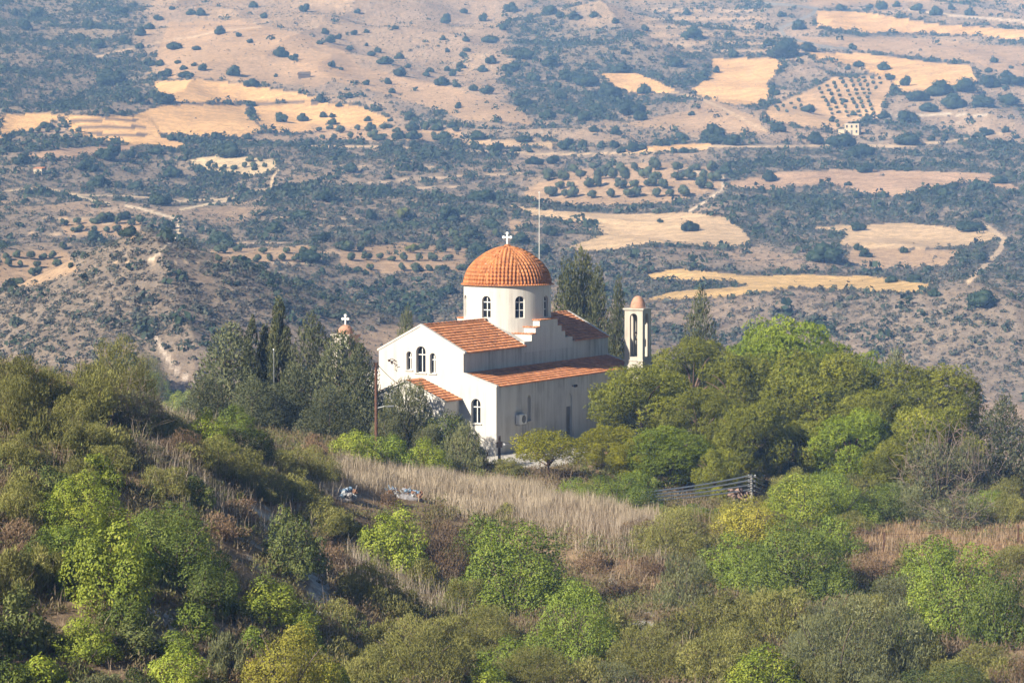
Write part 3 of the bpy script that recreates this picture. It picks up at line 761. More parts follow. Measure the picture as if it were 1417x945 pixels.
# paved yard round the church
bm = bmesh.new(); add_box(bm, (-9.5, -9, -.5), (15, 28.5, -.012)); yard = link('pavement', bm_mesh('pavement', bm, CONC)); yard.location = CO; yard.rotation_euler = (0, 0, -YAW)
tag(yard, kind='structure')

# things fixed to the church walls
def ac(u, h, label):
    p = church(u, WA); r = empty('air_conditioner', (p[0], p[1], h), -YAW); tag(r, label, 'air conditioner', 'air conditioners on the shaded side wall')
    bm = bmesh.new(); add_box(bm, (.06, -.62, -.42), (.42, .62, .42)); bmesh.ops.bevel(bm, geom=bm.edges[:], offset=.03, segments=2, affect='EDGES')
    link('casing', bm_mesh('ac_casing', bm, WHITE), None, r)
    bm = bmesh.new()
    pts = [(.14 + .33 * math.cos(a), .33 * math.sin(a)) for a in np.linspace(0, 2 * math.pi, 24, endpoint=False)]
    add_prism(bm, [(.421, y, z) for y, z in pts], [(.445, y, z) for y, z in pts])
    link('fan_grille', bm_mesh('ac_grille', bm, DOORM), None, r)
    for y in (-.5, .5):
        bm = bmesh.new(); add_box(bm, (-.03, y - .03, -.50), (.40, y + .03, -.424)); link('bracket', bm_mesh('ac_bracket', bm, GREYM), None, r)
    return r
ac(3.8, 2.62, 'white air conditioner unit between the wall corner and the slit window')
ac(17.0, 2.38, 'white air conditioner unit half hidden by the pine, right of the side door')
p = church(13.45, WA); r = empty('wall_lamp', (p[0], p[1], 4.72), -YAW); tag(r, 'small dark floodlight on the wall above the side door', 'lamp')
bm = bmesh.new(); add_box(bm, (-.02, -.05, -.05), (.22, .05, .03)); link('arm', bm_mesh('lamp_arm', bm, RUSTY), None, r)
bm = bmesh.new(); add_box(bm, (.22, -.22, -.12), (.42, .22, .10)); bmesh.ops.bevel(bm, geom=bm.edges[:], offset=.03, segments=1, affect='EDGES'); link('lamp_head', bm_mesh('lamp_head', bm, DARKW), None, r)
p = church(-.02, -2.35); r = empty('wall_bracket', (p[0], p[1], 7.1), -YAW); tag(r, 'thin rusty lamp bracket on the white front gable, left of the windows', 'bracket')
bm = bmesh.new()
add_tube(bm, [(0, .04, -.55), (0, -.16, -.55), (0, -.16, .30)], .028, 6); add_tube(bm, [(0, -.16, .30), (-.30, -.22, .42), (-.52, -.24, .30)], .03, 6); add_tube(bm, [(0, -.16, .02), (-.26, -.2, .10)], .028, 6); add_tube(bm, [(0, -.16, -.2), (.28, -.2, -.1)], .028, 6)
link('arm', bm_mesh('bracket_arm', bm, RUSTY), None, r)
bm = bmesh.new(); add_lathe(bm, [(0, .16), (.09, .16), (.13, .30), (.06, .36), (0, .36)], 10, (-.52, -.24)); link('lantern', bm_mesh('lantern', bm, RUSTY), None, r)

# ------------------------------------------------------------------ bell towers
def tower(u, v, side_, zb, label, bell_label, with_cross, cap=1.02):
    p = church(u, v); r = empty('bell_tower', (p[0], p[1], 0), -YAW); tag(r, label, 'bell tower', 'bell towers of the church')
    s = side_ / 2; top = zb + 4.35
    bm = bmesh.new(); add_box(bm, (-s, -s, -1), (s, s, zb - .12)); add_box(bm, (-s - .07, -s - .07, zb - .12), (s + .07, s + .07, zb))
    link('base', bm_mesh('tower_base', bm, TOWER_PLASTER), None, r)
    bm = bmesh.new(); add_box(bm, (-s, -s, zb + .001), (s, s, top))
    bel = link('belfry', bm_mesh('belfry', bm, TOWER_PLASTER), None, r)
    o = arch_outline(0, zb + .25, top - .25, side_ * .42)
    c1 = link('cutter', bm_mesh('cutter', arch_prism(o, lambda a, d, z: (a, d, z), -2, 2)), None, r)
    c2 = link('cutter', bm_mesh('cutter', arch_prism(o, lambda a, d, z: (d, a, z), -2, 2)), None, r)
    bm = bmesh.new(); i = s - .24; add_box(bm, (-i, -i, zb + .25), (i, i, top - .35)); c3 = link('cutter', bm_mesh('cutter', bm), None, r)
    cut(bel, [c1, c2, c3])
    bm = bmesh.new(); add_box(bm, (-s - .06, -s - .06, top), (s + .06, s + .06, top + .08)); add_box(bm, (-s - .13, -s - .13, top + .08), (s + .13, s + .13, top + .20))
    link('cornice', bm_mesh('tower_cornice', bm, TOWER_PLASTER), None, r)
    bm = bmesh.new(); add_lathe(bm, [(0, top + .2), (.68, top + .2)] + [(.66 * math.cos(a), top + .26 + cap * math.sin(a)) for a in np.linspace(0, math.pi / 2 * .98, 12)] + [(0, top + .265 + cap)], 32)
    link('cupola', bm_mesh('cupola', bm, CUPOLA, True), None, r)
    if with_cross:
        c = link('cross', bm_mesh('cross', cross_bm(0, 0, 0, .85, .5, .12), WHITE), None, r); c.location = (0, 0, top + .18 + cap)
    if bell_label:
        for dz in (1.0,):
            bb = empty('bell', (p[0], p[1], zb + 1.7), -YAW); tag(bb, bell_label, 'bell')
            bm = bmesh.new(); add_lathe(bm, [(0, .62), (.10, .60), (.17, .48), (.22, .25), (.34, .03), (.31, 0), (.2, .05), (0, .3)], 20)
            link('body', bm_mesh('bell_body', bm, BRONZE, True), None, bb)
            bm = bmesh.new(); add_box(bm, (-.06, -.72, .62), (.06, .72, .74)); link('headstock', bm_mesh('bell_headstock', bm, DARKW), None, bb)
    return r
tower(24.4, 8.0, 1.76, 6.35, 'square white bell tower with tall open arches, right of the church roof', 'dark bell hanging in the right-hand bell tower', False)
tower(.95, -7.85, 1.62, 4.80, 'white bell tower with a cross, mostly hidden behind the cypresses left of the church', 'dark bell hanging in the left-hand bell tower', True, .72)

# ------------------------------------------------------------------ poles, wires, fence, rubbish
def G(px, py): return hit(px, py)
def on_ground(px, Y):
    d = ray(px, 600); x = d[0] / d[1] * Y; return np.array([x, Y, float(ground(x, Y)[0])])
def pole(name, px, Y, top_py, r0, r1, mat, label, cat):
    g = on_ground(px, Y); zt = at(px, top_py, Y)[2]
    o = empty(name, g); tag(o, label, cat)
    bm = bmesh.new(); add_tube(bm, [(0, 0, -.4), (0, 0, (zt - g[2]) * .5), (0, 0, zt - g[2])], [r0, (r0 + r1) / 2, r1], 10)
    link('pole', bm_mesh(name, bm, mat), None, o); return o, g, zt - g[2]
fp, g, h = pole('flagpole', 746, 246, 268, .045, .03, WHITE, 'tall thin white flagpole rising behind the church dome', 'flagpole')
bm = bmesh.new(); add_lathe(bm, [(0, h), (.09, h + .04), (.09, h + .12), (0, h + .18)], 10); link('finial', bm_mesh('finial', bm, WHITE), None, fp)
up, g, h = pole('utility_pole', 520.6, 192, 502, .13, .10, WOODP, 'reddish brown wooden pole in front of the white church gable', 'utility pole')
pole_top = g + np.array([0, 0, h])
bm = bmesh.new(); hz_ = at(520, 565, 192)[2] - g[2]; add_tube(bm, [(0, 0, hz_), (.6, -.1, hz_ + .16), (.9, -.1, hz_ + .18)], .03, 6); link('lamp_arm', bm_mesh('street_lamp_arm', bm, GREYM), None, up)
bm = bmesh.new(); add_box(bm, (.82, -.2, hz_ + .10), (1.35, .0, hz_ + .24)); bmesh.ops.bevel(bm, geom=bm.edges[:], offset=.04, segments=2, affect='EDGES'); link('lamp_head', bm_mesh('street_lamp_head', bm, GREYM), None, up)
bm = bmesh.new(); add_tube(bm, [(-.12, -.1, h - .25), (-.12, -.1, h + .06)], .05, 6); add_tube(bm, [(.12, -.1, h - .25), (.12, -.1, h + .06)], .05, 6); add_box(bm, (-.25, -.06, h - .34), (.25, .06, h - .24)); link('insulator', bm_mesh('pole_insulator', bm, DARKW), None, up)
gp, g, h = pole('grey_post', 379.5, 203, 484, .042, .036, GREYM, 'thin pale grey post standing among the dark cypresses', 'post')
bm = bmesh.new(); add_lathe(bm, [(0, h), (.08, h), (.05, h + .08), (0, h + .1)], 8); link('post_cap', bm_mesh('post_cap', bm, GREYM), None, gp)
sp_, g, h = pole('wooden_post', 691, 201.5, 603, .12, .10, DARKW, 'short dark wooden post with a small white lamp at the church corner', 'post')
post_top = g + np.array([0, 0, h])
bm = bmesh.new(); add_box(bm, (-.24, -.1, h * .62), (.24, .1, h * .80)); link('junction_box', bm_mesh('junction_box', bm, DARKW), None, sp_)
bm = bmesh.new(); add_tube(bm, [(.08, 0, h * .72), (.22, -.05, h * .78), (.36, -.05, h * .74)], .025, 6); add_lathe(bm, [(0, h * .76), (.10, h * .74), (.12, h * .70), (0, h * .69)], 10, (.38, -.05)); link('lamp', bm_mesh('post_lamp', bm, WHITE), None, sp_)
def cable(a, b_, sag, r, mat, label, name='cable', group=None):
    a = np.array(a, float); b_ = np.array(b_, float); bm = bmesh.new()
    pts = [tuple(a + (b_ - a) * t + np.array([0, 0, -4 * sag * t * (1 - t)]) - a) for t in np.linspace(0, 1, 17)]
    add_tube(bm, pts, r, 5); o = link(name, bm_mesh(name, bm, mat)); o.location = a
    return tag(o, label, 'cable', group)
cable(pole_top + np.array([.1, 0, -.1]), church(-2.4, 2.2, 5.1), .7, .022, DARKW, 'dark cable sagging from the brown pole to the church porch')
cable(post_top + np.array([0, 0, -.6]), church(-.03, 4.6, 1.7), .08, .02, DARKW, 'dark cable from the short dark post to the white front wall')
cable(post_top + np.array([.1, 0, -.4]), church(5.2, 7.1, .9), .3, .018, DARKW, 'thin cable drooping from the short post along the shaded wall')
# power line pole on the right
pp_, g, h = pole('power_pole', 1040.5, 186, 657, .13, .11, plain_mat('grey concrete pole', (.36, .34, .31), .8, .2, 3), 'grey power pole top with four crossarms among bushes below the pines', 'utility pole')
ptop = g + np.array([0, 0, h])
WIREM = plain_mat('aluminium wire', (.80, .80, .79), .5, .1, 5)
arm_z = [h - .12 - .34 * k for k in range(4)]
for z in arm_z:
    bm = bmesh.new(); add_box(bm, (-.30, -.16, z - .035), (.30, -.09, z + .035))
    for x in (-.24, .24): add_lathe(bm, [(0, z + .036), (.05, z + .036), (.06, z + .10), (.03, z + .16), (0, z + .16)], 8, (x, -.125))
    link('crossarm', bm_mesh('crossarm', bm, GREYM), None, pp_)
names = ['topmost', 'second', 'third', 'lowest']
for k, z in enumerate(arm_z):
    a = g + np.array([0, -.13, z + .14]); b_ = at(890 - 2 * k, 681 + 4.0 * k, 169.8)
    cable(a, b_, .12, .055, WIREM, f'{names[k]} grey wire running left from the grey power pole', 'power_line', 'wires left of the power pole')
    b2 = at(1085, 672 + 6.0 * k, 205)
    cable(a, b2, .15, .05, WIREM, f'{names[k]} grey wire running right from the grey power pole', 'power_line', 'wires right of the power pole')
# fence posts
ends = []
for px, py, top, lab in ((1223, 763, 736, 'leftmost rusty fence post on the rust coloured grass terrace'), (1351, 742, 727, 'middle rusty fence post behind the round green bush'), (1409, 752, 726, 'rightmost rusty fence post near the right edge of the photo')):
    g = G(px, py); zt = at(px, top, g[1])[2]; o = empty('fence_post', g); tag(o, lab, 'fence post', 'rusty fence posts on the terrace')
    hh = zt - g[2]; bm = bmesh.new(); add_prism(bm, [(-.05, -.04, -.3), (.05, -.04, -.3), (.05, -.025, -.3), (-.035, -.025, -.3), (-.035, .05, -.3), (-.05, .05, -.3)], [(-.05, -.04, hh), (.05, -.04, hh), (.05, -.025, hh), (-.035, -.025, hh), (-.035, .05, hh), (-.05, .05, hh)])
    link('post', bm_mesh('fence_post', bm, RUSTY), None, o); ends.append(g + np.array([0, 0, hh - .15]))
cable(ends[0], ends[1], .1, .010, RUSTY, 'rusty fence wire between the left and middle fence posts', 'fence_wire'); cable(ends[1], ends[2], .06, .010, RUSTY, 'rusty fence wire between the middle and right fence posts', 'fence_wire')

def rock_bm(r_, seed, squash=.7):
    bm = bmesh.new(); bmesh.ops.create_icosphere(bm, subdivisions=2, radius=1.0)
    rr = np.random.default_rng(seed); ax = rr.normal(size=(7, 3)); ax /= np.linalg.norm(ax, axis=1)[:, None]; lim = rr.uniform(.55, .95, 7)
    for v in bm.verts:
        c = np.array(v.co)
        for a, l in zip(ax, lim):
            d = c @ a
            if d > l: c = c - a * (d - l)
        v.co = Vector(c * np.array([1, .85, squash]) * r_)
    return bm
STONE = plain_mat('pale limestone', (.52, .48, .43), .9, .25, 2.5, bump=.3)
REDST = plain_mat('reddish stone', (.27, .185, .145), .9, .25, 2.5, bump=.3)
for k, (px, py, w_, lab) in enumerate([(302,668,15,'white rock lying on the brown earth of the left hillside'), (1338,723,26,'largest white rock at the back edge of the rusty terrace'), (1312,722,14,'small white rock left of the largest white rock on the terrace'), (1366,727,14,'small white rock right of the largest white rock on the terrace'),
     (424,838,14,'pale rock beside the lime green bush on the centre slope'), (440,850,12,'small pale rock just below another on the centre slope'), (832,762,9,'tiny white stone on the rust coloured slope below the dry grass'),
     (384,728,16,'grey white rock on the bare slope left of the dark bush'), (402,762,14,'grey white rock on the bare slope just below another'), (893,900,18,'pale rock in the shadow at the bottom of the gully'), (880,928,16,'pale rock lowest in the shadowed gully')]):
    g = G(px, py); r_ = w_ / 2 / FPX * g[1]
    o = link('rock', bm_mesh('rock', rock_bm(r_, k, .6), STONE)); o.location = g + np.array([0, 0, r_ * .2]); o.rotation_euler = (0, 0, k * 1.3); tag(o, lab, 'rock')
g = on_ground(1022, 184)
r = empty('rubble_wall', (g[0], g[1], at(1022, 682, 184)[2] - .5)); tag(r, 'low wall of reddish rubble stones beside the grey power pole', 'wall')
bm = bmesh.new(); rr = np.random.default_rng(4)
for k in range(34):
    b2 = rock_bm(rr.uniform(.12, .26), 40 + k, .7); me = bpy.data.meshes.new('tmp'); b2.to_mesh(me); b2.free()
    me.transform(Matrix.Translation((rr.uniform(-.75, .75), rr.uniform(-.3, .3), rr.uniform(0, .75)))); bm.from_mesh(me); bpy.data.meshes.remove(me)
link('stones', bm_mesh('rubble_stones', bm, REDST), None, r)
# dumped rubbish in the dry grass
RUB = [plain_mat('blue plastic', (.22, .34, .48), .5, .3, 8), plain_mat('white plastic', (.46, .48, .50), .5, .3, 6), plain_mat('grey rubbish', (.28, .27, .28), .8, .4, 7), plain_mat('brown rubbish', (.24, .13, .08), .9, .4, 7)]
for hi_, (px, py, w_, lab) in enumerate([(470, 690, 44, 'heap of blue and white dumped rubbish in brown earth, left of the other heap'), (560, 690, 46, 'spiky heap of dumped rubbish at the edge of the tall dry grass')]):
    g = G(px, py); r = empty('rubbish_heap', g); tag(r, lab, 'rubbish heap'); sc_ = w_ / FPX * g[1]; rr = np.random.default_rng(70 + hi_)
    for mi, mt in enumerate(RUB):
        bm = bmesh.new()
        for k in range(9):
            b2 = bmesh.new(); bmesh.ops.create_icosphere(b2, subdivisions=2, radius=rr.uniform(.07, .2))
            for v in b2.verts: v.co *= rr.uniform(.6, 1.35)
            me = bpy.data.meshes.new('tmp'); b2.to_mesh(me); b2.free()
            x = rr.uniform(-.5, .5) * sc_; me.transform(Matrix.Translation((x, rr.uniform(-.5, .5), rr.uniform(0, .35) + .25 * (1 - abs(x) / sc_)))); bm.from_mesh(me); bpy.data.meshes.remove(me)
        if hi_ == 1 or mi == 2:
            for k in range(5):
                x = rr.uniform(-.45, .45) * sc_; add_tube(bm, [(x, 0, .1), (x + rr.uniform(-.6, .6), rr.uniform(-.3, .3), rr.uniform(.5, .9))], .03, 5)
        if mi >= 2:
            bmesh.ops.create_icosphere(bm, subdivisions=3, radius=1.0, matrix=Matrix.Translation((0, .1 * (mi - 2), 0)) @ Matrix.Diagonal((sc_ * .55, .55, .34, 1)))
        link(['bag', 'plastic_sheet', 'debris', 'soil_clod'][mi], bm_mesh('rubbish', bm, mt), None, r)

# ------------------------------------------------------------------ foliage builders
UP = np.array([0, 0, 1.0])
def quads(P, Nn, T, Ln, Wd):
    T = nrm(T - Nn * (T * Nn).sum(-1, keepdims=True)); B = np.cross(Nn, T)
    Ln = np.broadcast_to(Ln, (len(P),))[:, None]; Wd = np.broadcast_to(Wd, (len(P),))[:, None]
    V = np.stack([P - T * Ln * .5, P + B * Wd * .5 - T * Ln * .04, P + T * Ln * .5, P - B * Wd * .5 - T * Ln * .04], 1).reshape(-1, 3)
    F = np.arange(len(V)).reshape(-1, 4); return V, F
def rdirs(r, n): return nrm(r.normal(size=(n, 3)))
def lobes_dome(r, w_, h_, n, lo=.085, hi=.215):
    f_ = min(1.15, (3.6 / w_) ** .35); lo, hi = lo * f_, hi * f_
    d = rdirs(r, n); d[:, 2] = np.abs(d[:, 2]) * 1.05 - .12
    k = r.uniform(.42, .92, n)[:, None]
    c = d * k * np.array([w_ / 2, w_ / 2, h_]); c[:, 2] = np.maximum(c[:, 2], .14 * h_)
    rad = r.uniform(lo, hi, n) * w_ * .8
    rad = np.minimum(rad, np.maximum(h_ - c[:, 2], .2 * h_) * 1.15)
    c = np.vstack([c, [[0, 0, h_ * .42]]]); rad = np.append(rad, min(w_ * .30, h_ * .46))
    R3 = np.stack([rad, rad, rad * .9], -1); return c, R3
def scatter(r, c, R3, n, inner=.13, depth=.3, keep_in=.10):
    area = (R3 ** 2).sum(1); i = r.choice(len(c), n, p=area / area.sum())
    d = rdirs(r, n); rad = 1 - depth * r.random(n) ** 1.6
    ins = r.random(n) < inner; rad[ins] = r.uniform(.35, .8, ins.sum())
    ph = r.normal(size=(len(c), 4, 3)) * 3.2; p0 = r.uniform(0, 6.28, (len(c), 4))          # lumps and gaps, so that no lobe is a ball
    bb = np.sin((d[:, None] * ph[i]).sum(-1) + p0[i]); rad = rad * (1 + .17 * bb[:, 0] + .13 * bb[:, 1] + .10 * bb[:, 2])
    P = c[i] + d * R3[i] * rad[:, None]
    keep = np.ones(n, bool)
    for s in range(0, n, 6000):
        q = np.linalg.norm((P[s:s + 6000, None] - c[None]) / R3[None], axis=2); q[np.arange(len(q)), i[s:s + 6000]] = 9
        keep[s:s + 6000] = (q.min(1) > .84) | (r.random(len(q)) < keep_in)
    keep &= (P[:, 2] > .02) & ((bb[:, 3] + .6 * bb[:, 1] > -1.05) | (r.random(n) < .25))
    return P[keep], d[keep], i[keep]
def tint_of(r, i, n_l, d, base=.5):
    lt = r.normal(0, .13, n_l)
    return np.clip(base + lt[i] + r.normal(0, .17, len(i)), 0, 1)
def foliage(kind, seed, w_, h_, n, leaf):
    r = np.random.default_rng(seed)
    if kind in ('broad', 'fig'):
        c, R3 = lobes_dome(r, w_, h_, int(26 * (w_ / 2.0) ** 1.5))
        P, d, i = scatter(r, c, R3, n); m = len(P)
        Nn = nrm(d * 1.1 + UP * .3 + rdirs(r, m) * .65); T = rdirs(r, m) - UP * .3
        L_ = leaf * r.uniform(.7, 1.35, m); V, F = quads(P, Nn, T, L_, L_ * r.uniform(.55, .8, m)); return V, F, tint_of(r, i, len(c), d)
    if kind == 'broom':
        c, R3 = lobes_dome(r, w_, h_, int(26 * (w_ / 2.0) ** 1.5), .08, .20)
        P, d, i = scatter(r, c, R3, n, .16, .42, .2); m = len(P)
        T = nrm(d * .55 + UP * .75 + rdirs(r, m) * .55); Nn = nrm(np.cross(T, rdirs(r, m)) + d * .5)
        V, F = quads(P, Nn, T, leaf * r.uniform(.8, 2.0, m), leaf * r.uniform(.22, .42, m)); return V, F, tint_of(r, i, len(c), d)
    if kind == 'pine':
        nl = 52
        d0 = rdirs(r, nl); d0[:, 2] = d0[:, 2] * 1.0 + .05; d0 = nrm(d0)
        if h_ > w_: c = d0 * r.uniform(.6, .80, nl)[:, None] * np.array([w_ / 2, w_ / 2, h_ * .46]) + np.array([0, 0, h_ * .5]); c[:, 2] = np.maximum(c[:, 2], h_ * .06)
        else: d0[:, 2] = np.abs(d0[:, 2]); c = d0 * r.uniform(.4, .86, nl)[:, None] * np.array([w_ / 2, w_ / 2, h_ * .46]) + np.array([0, 0, h_ * .5])
        rad = r.uniform(.15, .23, nl) * w_ * .70; R3 = np.stack([rad, rad, rad * .98], -1)
        P, d, i = scatter(r, c, R3, n // 4, .1, .35, .08)
        P = np.repeat(P, 4, 0); d = np.repeat(d, 4, 0); i = np.repeat(i, 4, 0); m = len(P)
        T = nrm(d * .7 + UP * .45 + rdirs(r, m) * .75); Nn = nrm(np.cross(T, rdirs(r, m)) + d * .8)
        Lq = leaf * r.uniform(.8, 1.4, m); V, F = quads(P + T * Lq[:, None] * .4, Nn, T, Lq, leaf * r.uniform(.16, .26, m)); tt = tint_of(r, i, len(c), d); return V, F, tt
    if kind in ('cypress', 'column'):
        nl = 130 if kind == 'cypress' else 70
        hh = r.random(nl) ** (1.25 if kind == 'cypress' else 1.0); az = r.uniform(0, 2 * math.pi, nl)
        if kind == 'cypress': prof = np.clip((1 - hh) * 1.15 + .05, 0, 1) ** .75 * np.clip(hh * 6 + .55, 0, 1)
        else: prof = np.clip((1 - hh) * 2.4, 0, 1) ** .6 * np.clip(hh * 5 + .5, 0, 1)
        rr = prof * w_ / 2 * r.uniform(.62, .98, nl)
        c = np.stack([rr * np.cos(az), rr * np.sin(az), .05 * h_ + hh * h_ * .90], -1)
        rad = (.10 + .10 * prof) * w_ * r.uniform(.7, 1.2, nl); rad = np.maximum(rad, .05 * w_)
        R3 = np.stack([rad, rad, rad * (1.5 if kind == 'cypress' else 2.6)], -1)
        P, d, i = scatter(r, c, R3, n, .2, .5, .12); m = len(P)
        outw = nrm(P * np.array([1, 1, 0]) + 1e-6)
        T = nrm(UP * (.8 if kind == 'cypress' else 1.6) + outw * .6 + rdirs(r, m) * .5); Nn = nrm(outw * .7 + np.cross(T, rdirs(r, m)))
        V, F = quads(P, Nn, T, leaf * r.uniform(.8, 1.7, m), leaf * r.uniform(.35, .6, m)); return V, F, tint_of(r, i, len(c), d)
def tubes_np(lines, seg=5):
    Vs, Fs, o = [], [], 0
    for pts, rad in lines:
        pts = np.array(pts, float); n = len(pts); rad = np.array(rad, float)
        tg = nrm(np.gradient(pts, axis=0)); ref = np.where(np.abs(tg[:, 2:3]) > .9, np.array([[1., 0, 0]]), np.array([[0, 0, 1.]]))
        a = nrm(np.cross(tg, ref)); b = np.cross(tg, a); th = np.linspace(0, 2 * math.pi, seg, endpoint=False)
        ring = pts[:, None] + rad[:, None, None] * (a[:, None] * np.cos(th)[None, :, None] + b[:, None] * np.sin(th)[None, :, None])
        Vs.append(ring.reshape(-1, 3)); idx = o + np.arange(n * seg).reshape(n, seg); nx = np.roll(idx, -1, 1)
        Fs.append(np.stack([idx[:-1], nx[:-1], nx[1:], idx[1:]], -1).reshape(-1, 4)); o += n * seg
    return np.vstack(Vs), np.vstack(Fs)
def limbs(seed, w_, h_, n, r0, trunk_h, spread=.8, top=.8):
    r = np.random.default_rng(seed); ln = []
    if trunk_h > 0:
        k = 6; z = np.linspace(-.3, h_ * trunk_h, k); bend = np.cumsum(r.normal(0, .03 * h_ / k, (k, 2)), 0)
        tr = np.column_stack([bend, z]); ln.append((tr, np.linspace(r0, r0 * .65, k))); base = tr[-1]
    else: base = np.array([0, 0, -.1])
    for q in range(n):
        az = 2 * math.pi * q / n + r.uniform(-.5, .5); e = np.array([math.cos(az) * w_ / 2 * r.uniform(.4, spread), math.sin(az) * w_ / 2 * r.uniform(.4, spread), h_ * r.uniform(.5, top)])
        st = base * np.array([1, 1, r.uniform(.7, 1.0)]) if trunk_h > 0 else base
        m_ = st * .5 + e * .5 + np.array([0, 0, .1 * h_]) + r.normal(0, .04 * w_, 3)
        t = np.linspace(0, 1, 6)[:, None]; pts = st * (1 - t) ** 2 + 2 * m_ * t * (1 - t) + e * t ** 2
        ln.append((pts, np.linspace(r0 * .6, r0 * .12, 6)))
    return tubes_np(ln)
def twigs(seed, w_, h_, n):
    r = np.random.default_rng(seed); ln = []
    for q in range(n):
        az = r.uniform(0, 2 * math.pi); rr = w_ / 2 * r.random() ** .6; e = np.array([math.cos(az) * rr, math.sin(az) * rr, h_ * r.uniform(.45, 1.0) * (1 - .45 * (2 * rr / w_) ** 2)])
        st = np.array([math.cos(az) * rr * .25, math.sin(az) * rr * .25, -.05]); mid = st * .5 + e * .5 + r.normal(0, .06 * w_, 3)
        t = np.linspace(0, 1, 5)[:, None]; pts = st * (1 - t) ** 2 + 2 * mid * t * (1 - t) + e * t ** 2; ln.append((pts, np.linspace(.022, .008, 5)))
        for b in range(5):
            p0 = pts[r.integers(2, 5)]; e2 = p0 + nrm(r.normal(size=3) + UP * .8) * h_ * r.uniform(.12, .3); ln.append((np.array([p0, (p0 + e2) / 2 + r.normal(0, .02, 3), e2]), [.012, .009, .005]))
    return tubes_np(ln, 3)
BARK = plain_mat('grey brown bark', (.16, .12, .09), .9, .3, 4)
PBARK = plain_mat('pine bark', (.20, .13, .09), .9, .35, 5)
TWIG = plain_mat('dry grey twigs', (.30, .23, .18), .9, .3, 3)
LM = {
 'lime': leaf_mat('lime green leaves', (.12, .17, .02), (0.342, 0.403, 0.049), (0.488, 0.500, 0.073), .2),
 'gold': leaf_mat('yellowing leaves', (.19, .18, .025), (0.450, 0.419, 0.062), (0.575, 0.500, 0.081)),
 'green': leaf_mat('fresh green leaves', (.08, .125, .018), (0.246, 0.318, 0.046), (0.372, 0.420, 0.066)),
 'deep': leaf_mat('deep green leaves', (.06, .095, .018), (0.184, 0.236, 0.041), (0.287, 0.322, 0.063)),
 'dark': leaf_mat('dark green leaves', (.05, .075, .02), (0.167, 0.196, 0.052), (0.287, 0.310, 0.092)),
 'olive': leaf_mat('olive drab sprigs', (.13, .13, .038), (0.319, 0.314, 0.087), (0.437, 0.392, 0.134), .2),
 'grey': leaf_mat('grey green leaves', (.10, .115, .05), (0.238, 0.248, 0.108), (0.346, 0.335, 0.162), .2),
 'brown': leaf_mat('dry brown sprigs', (.17, .11, .065), (0.310, 0.215, 0.125), (0.400, 0.290, 0.170), .25),
 'pine': leaf_mat('pine needles', (.075, .088, .012), (0.290, 0.307, 0.039), (0.429, 0.423, 0.070), .25),
 'pinebright': leaf_mat('bright pine needles', (.08, .115, .012), (0.296, 0.382, 0.036), (0.422, 0.479, 0.057), .25),
 'pineyellow': leaf_mat('yellowish pine needles', (.13, .135, .012), (0.385, 0.380, 0.033), (0.506, 0.473, 0.055), .35),
 'cypress': leaf_mat('dull green cypress scales', (.05, .065, .027), (0.140, 0.150, 0.060), (0.230, 0.220, 0.100), .2),
 'juniper': leaf_mat('grey cypress scales', (.06, .078, .036), (0.175, 0.190, 0.090), (0.270, 0.270, 0.140), .2),
}
MASTER = {}
def make_plant(key, name, kind, leafmat, seed, w_, h_, n, leaf, bark=BARK, trunk=0.0, nlimb=7, r0=.06, part_names=('foliage', 'stems'), twig=0):
    V, F, ti = foliage(kind, seed, w_, h_, n, leaf)
    me = np_mesh(name + '_' + part_names[0], V, F, LM[leafmat], ti)
    if twig: Vl, Fl = twigs(seed, w_, h_ * 1.05, twig); bmat = TWIG
    else: Vl, Fl = limbs(seed, w_, h_, nlimb, r0, trunk); bmat = bark
    ml = np_mesh(name + '_' + part_names[1], Vl, Fl, bmat, smooth=True)
    MASTER.setdefault(key, []).append((name, me, ml, w_, h_, part_names))
def plant(key, loc, w_, h_, label, cat, group=None, rz=None, variant=None):
    ms = MASTER[key]; k = int(_rp.integers(len(ms))) if variant is None else variant % len(ms)
    name, me, ml, mw, mh, pn = ms[k]
    o = empty(name, loc, float(_rp.uniform(0, 6.28)) if rz is None else rz)
    o.scale = (w_ / mw, w_ / mw * float(_rp.uniform(.9, 1.1)), h_ / mh)
    link(pn[0], me, None, o); link(pn[1], ml, None, o)
    tag(o, label, cat, group); return o
_rp = np.random.default_rng(3)
sd_ = 100
for key, kind, lm, leaf, nn_ in (('lime', 'fig', 'lime', .088, 36000), ('gold', 'fig', 'gold', .082, 36000), ('green', 'broad', 'green', .08, 38000), ('deep', 'broad', 'deep', .08, 38000), ('dark', 'broad', 'dark', .085, 32000),
                            ('olive', 'broom', 'olive', .10, 34000), ('grey', 'broom', 'grey', .10, 34000), ('brown', 'broom', 'brown', .10, 20000)):
    for suf, w0, nv_ in (('_s', 2.0, 3), ('', 3.5, 3), ('_l', 5.4, 2)):
        for v_ in range(nv_):
            sd_ += 1; make_plant(key + suf, 'shrub', kind, lm, sd_, w0, w0 * .7, int(nn_ * (w0 / 3.8) ** 2), leaf, r0=.02 * w0)
for v_ in range(2):
    sd_ += 1; make_plant('twiggrey', 'dry_shrub', 'broom', 'grey', sd_, 3.6, 3.4, 15000, .12, twig=60, part_names=('foliage', 'twigs'))
for key, lm in (('pine', 'pine'), ('pinebright', 'pinebright'), ('pineyellow', 'pineyellow')):
    for v_ in range(3 if key == 'pine' else 2):
        sd_ += 1; make_plant(key, 'pine_tree', 'pine', lm, sd_, 7.0, 8.5, 110000, .22, PBARK, .42, 9, .17, ('crown', 'trunk'))
sd_ += 1; make_plant('smallpine', 'pine_tree', 'pine', 'pineyellow', sd_, 5.2, 4.4, 50000, .17, PBARK, .34, 11, .10, ('crown', 'trunk'))
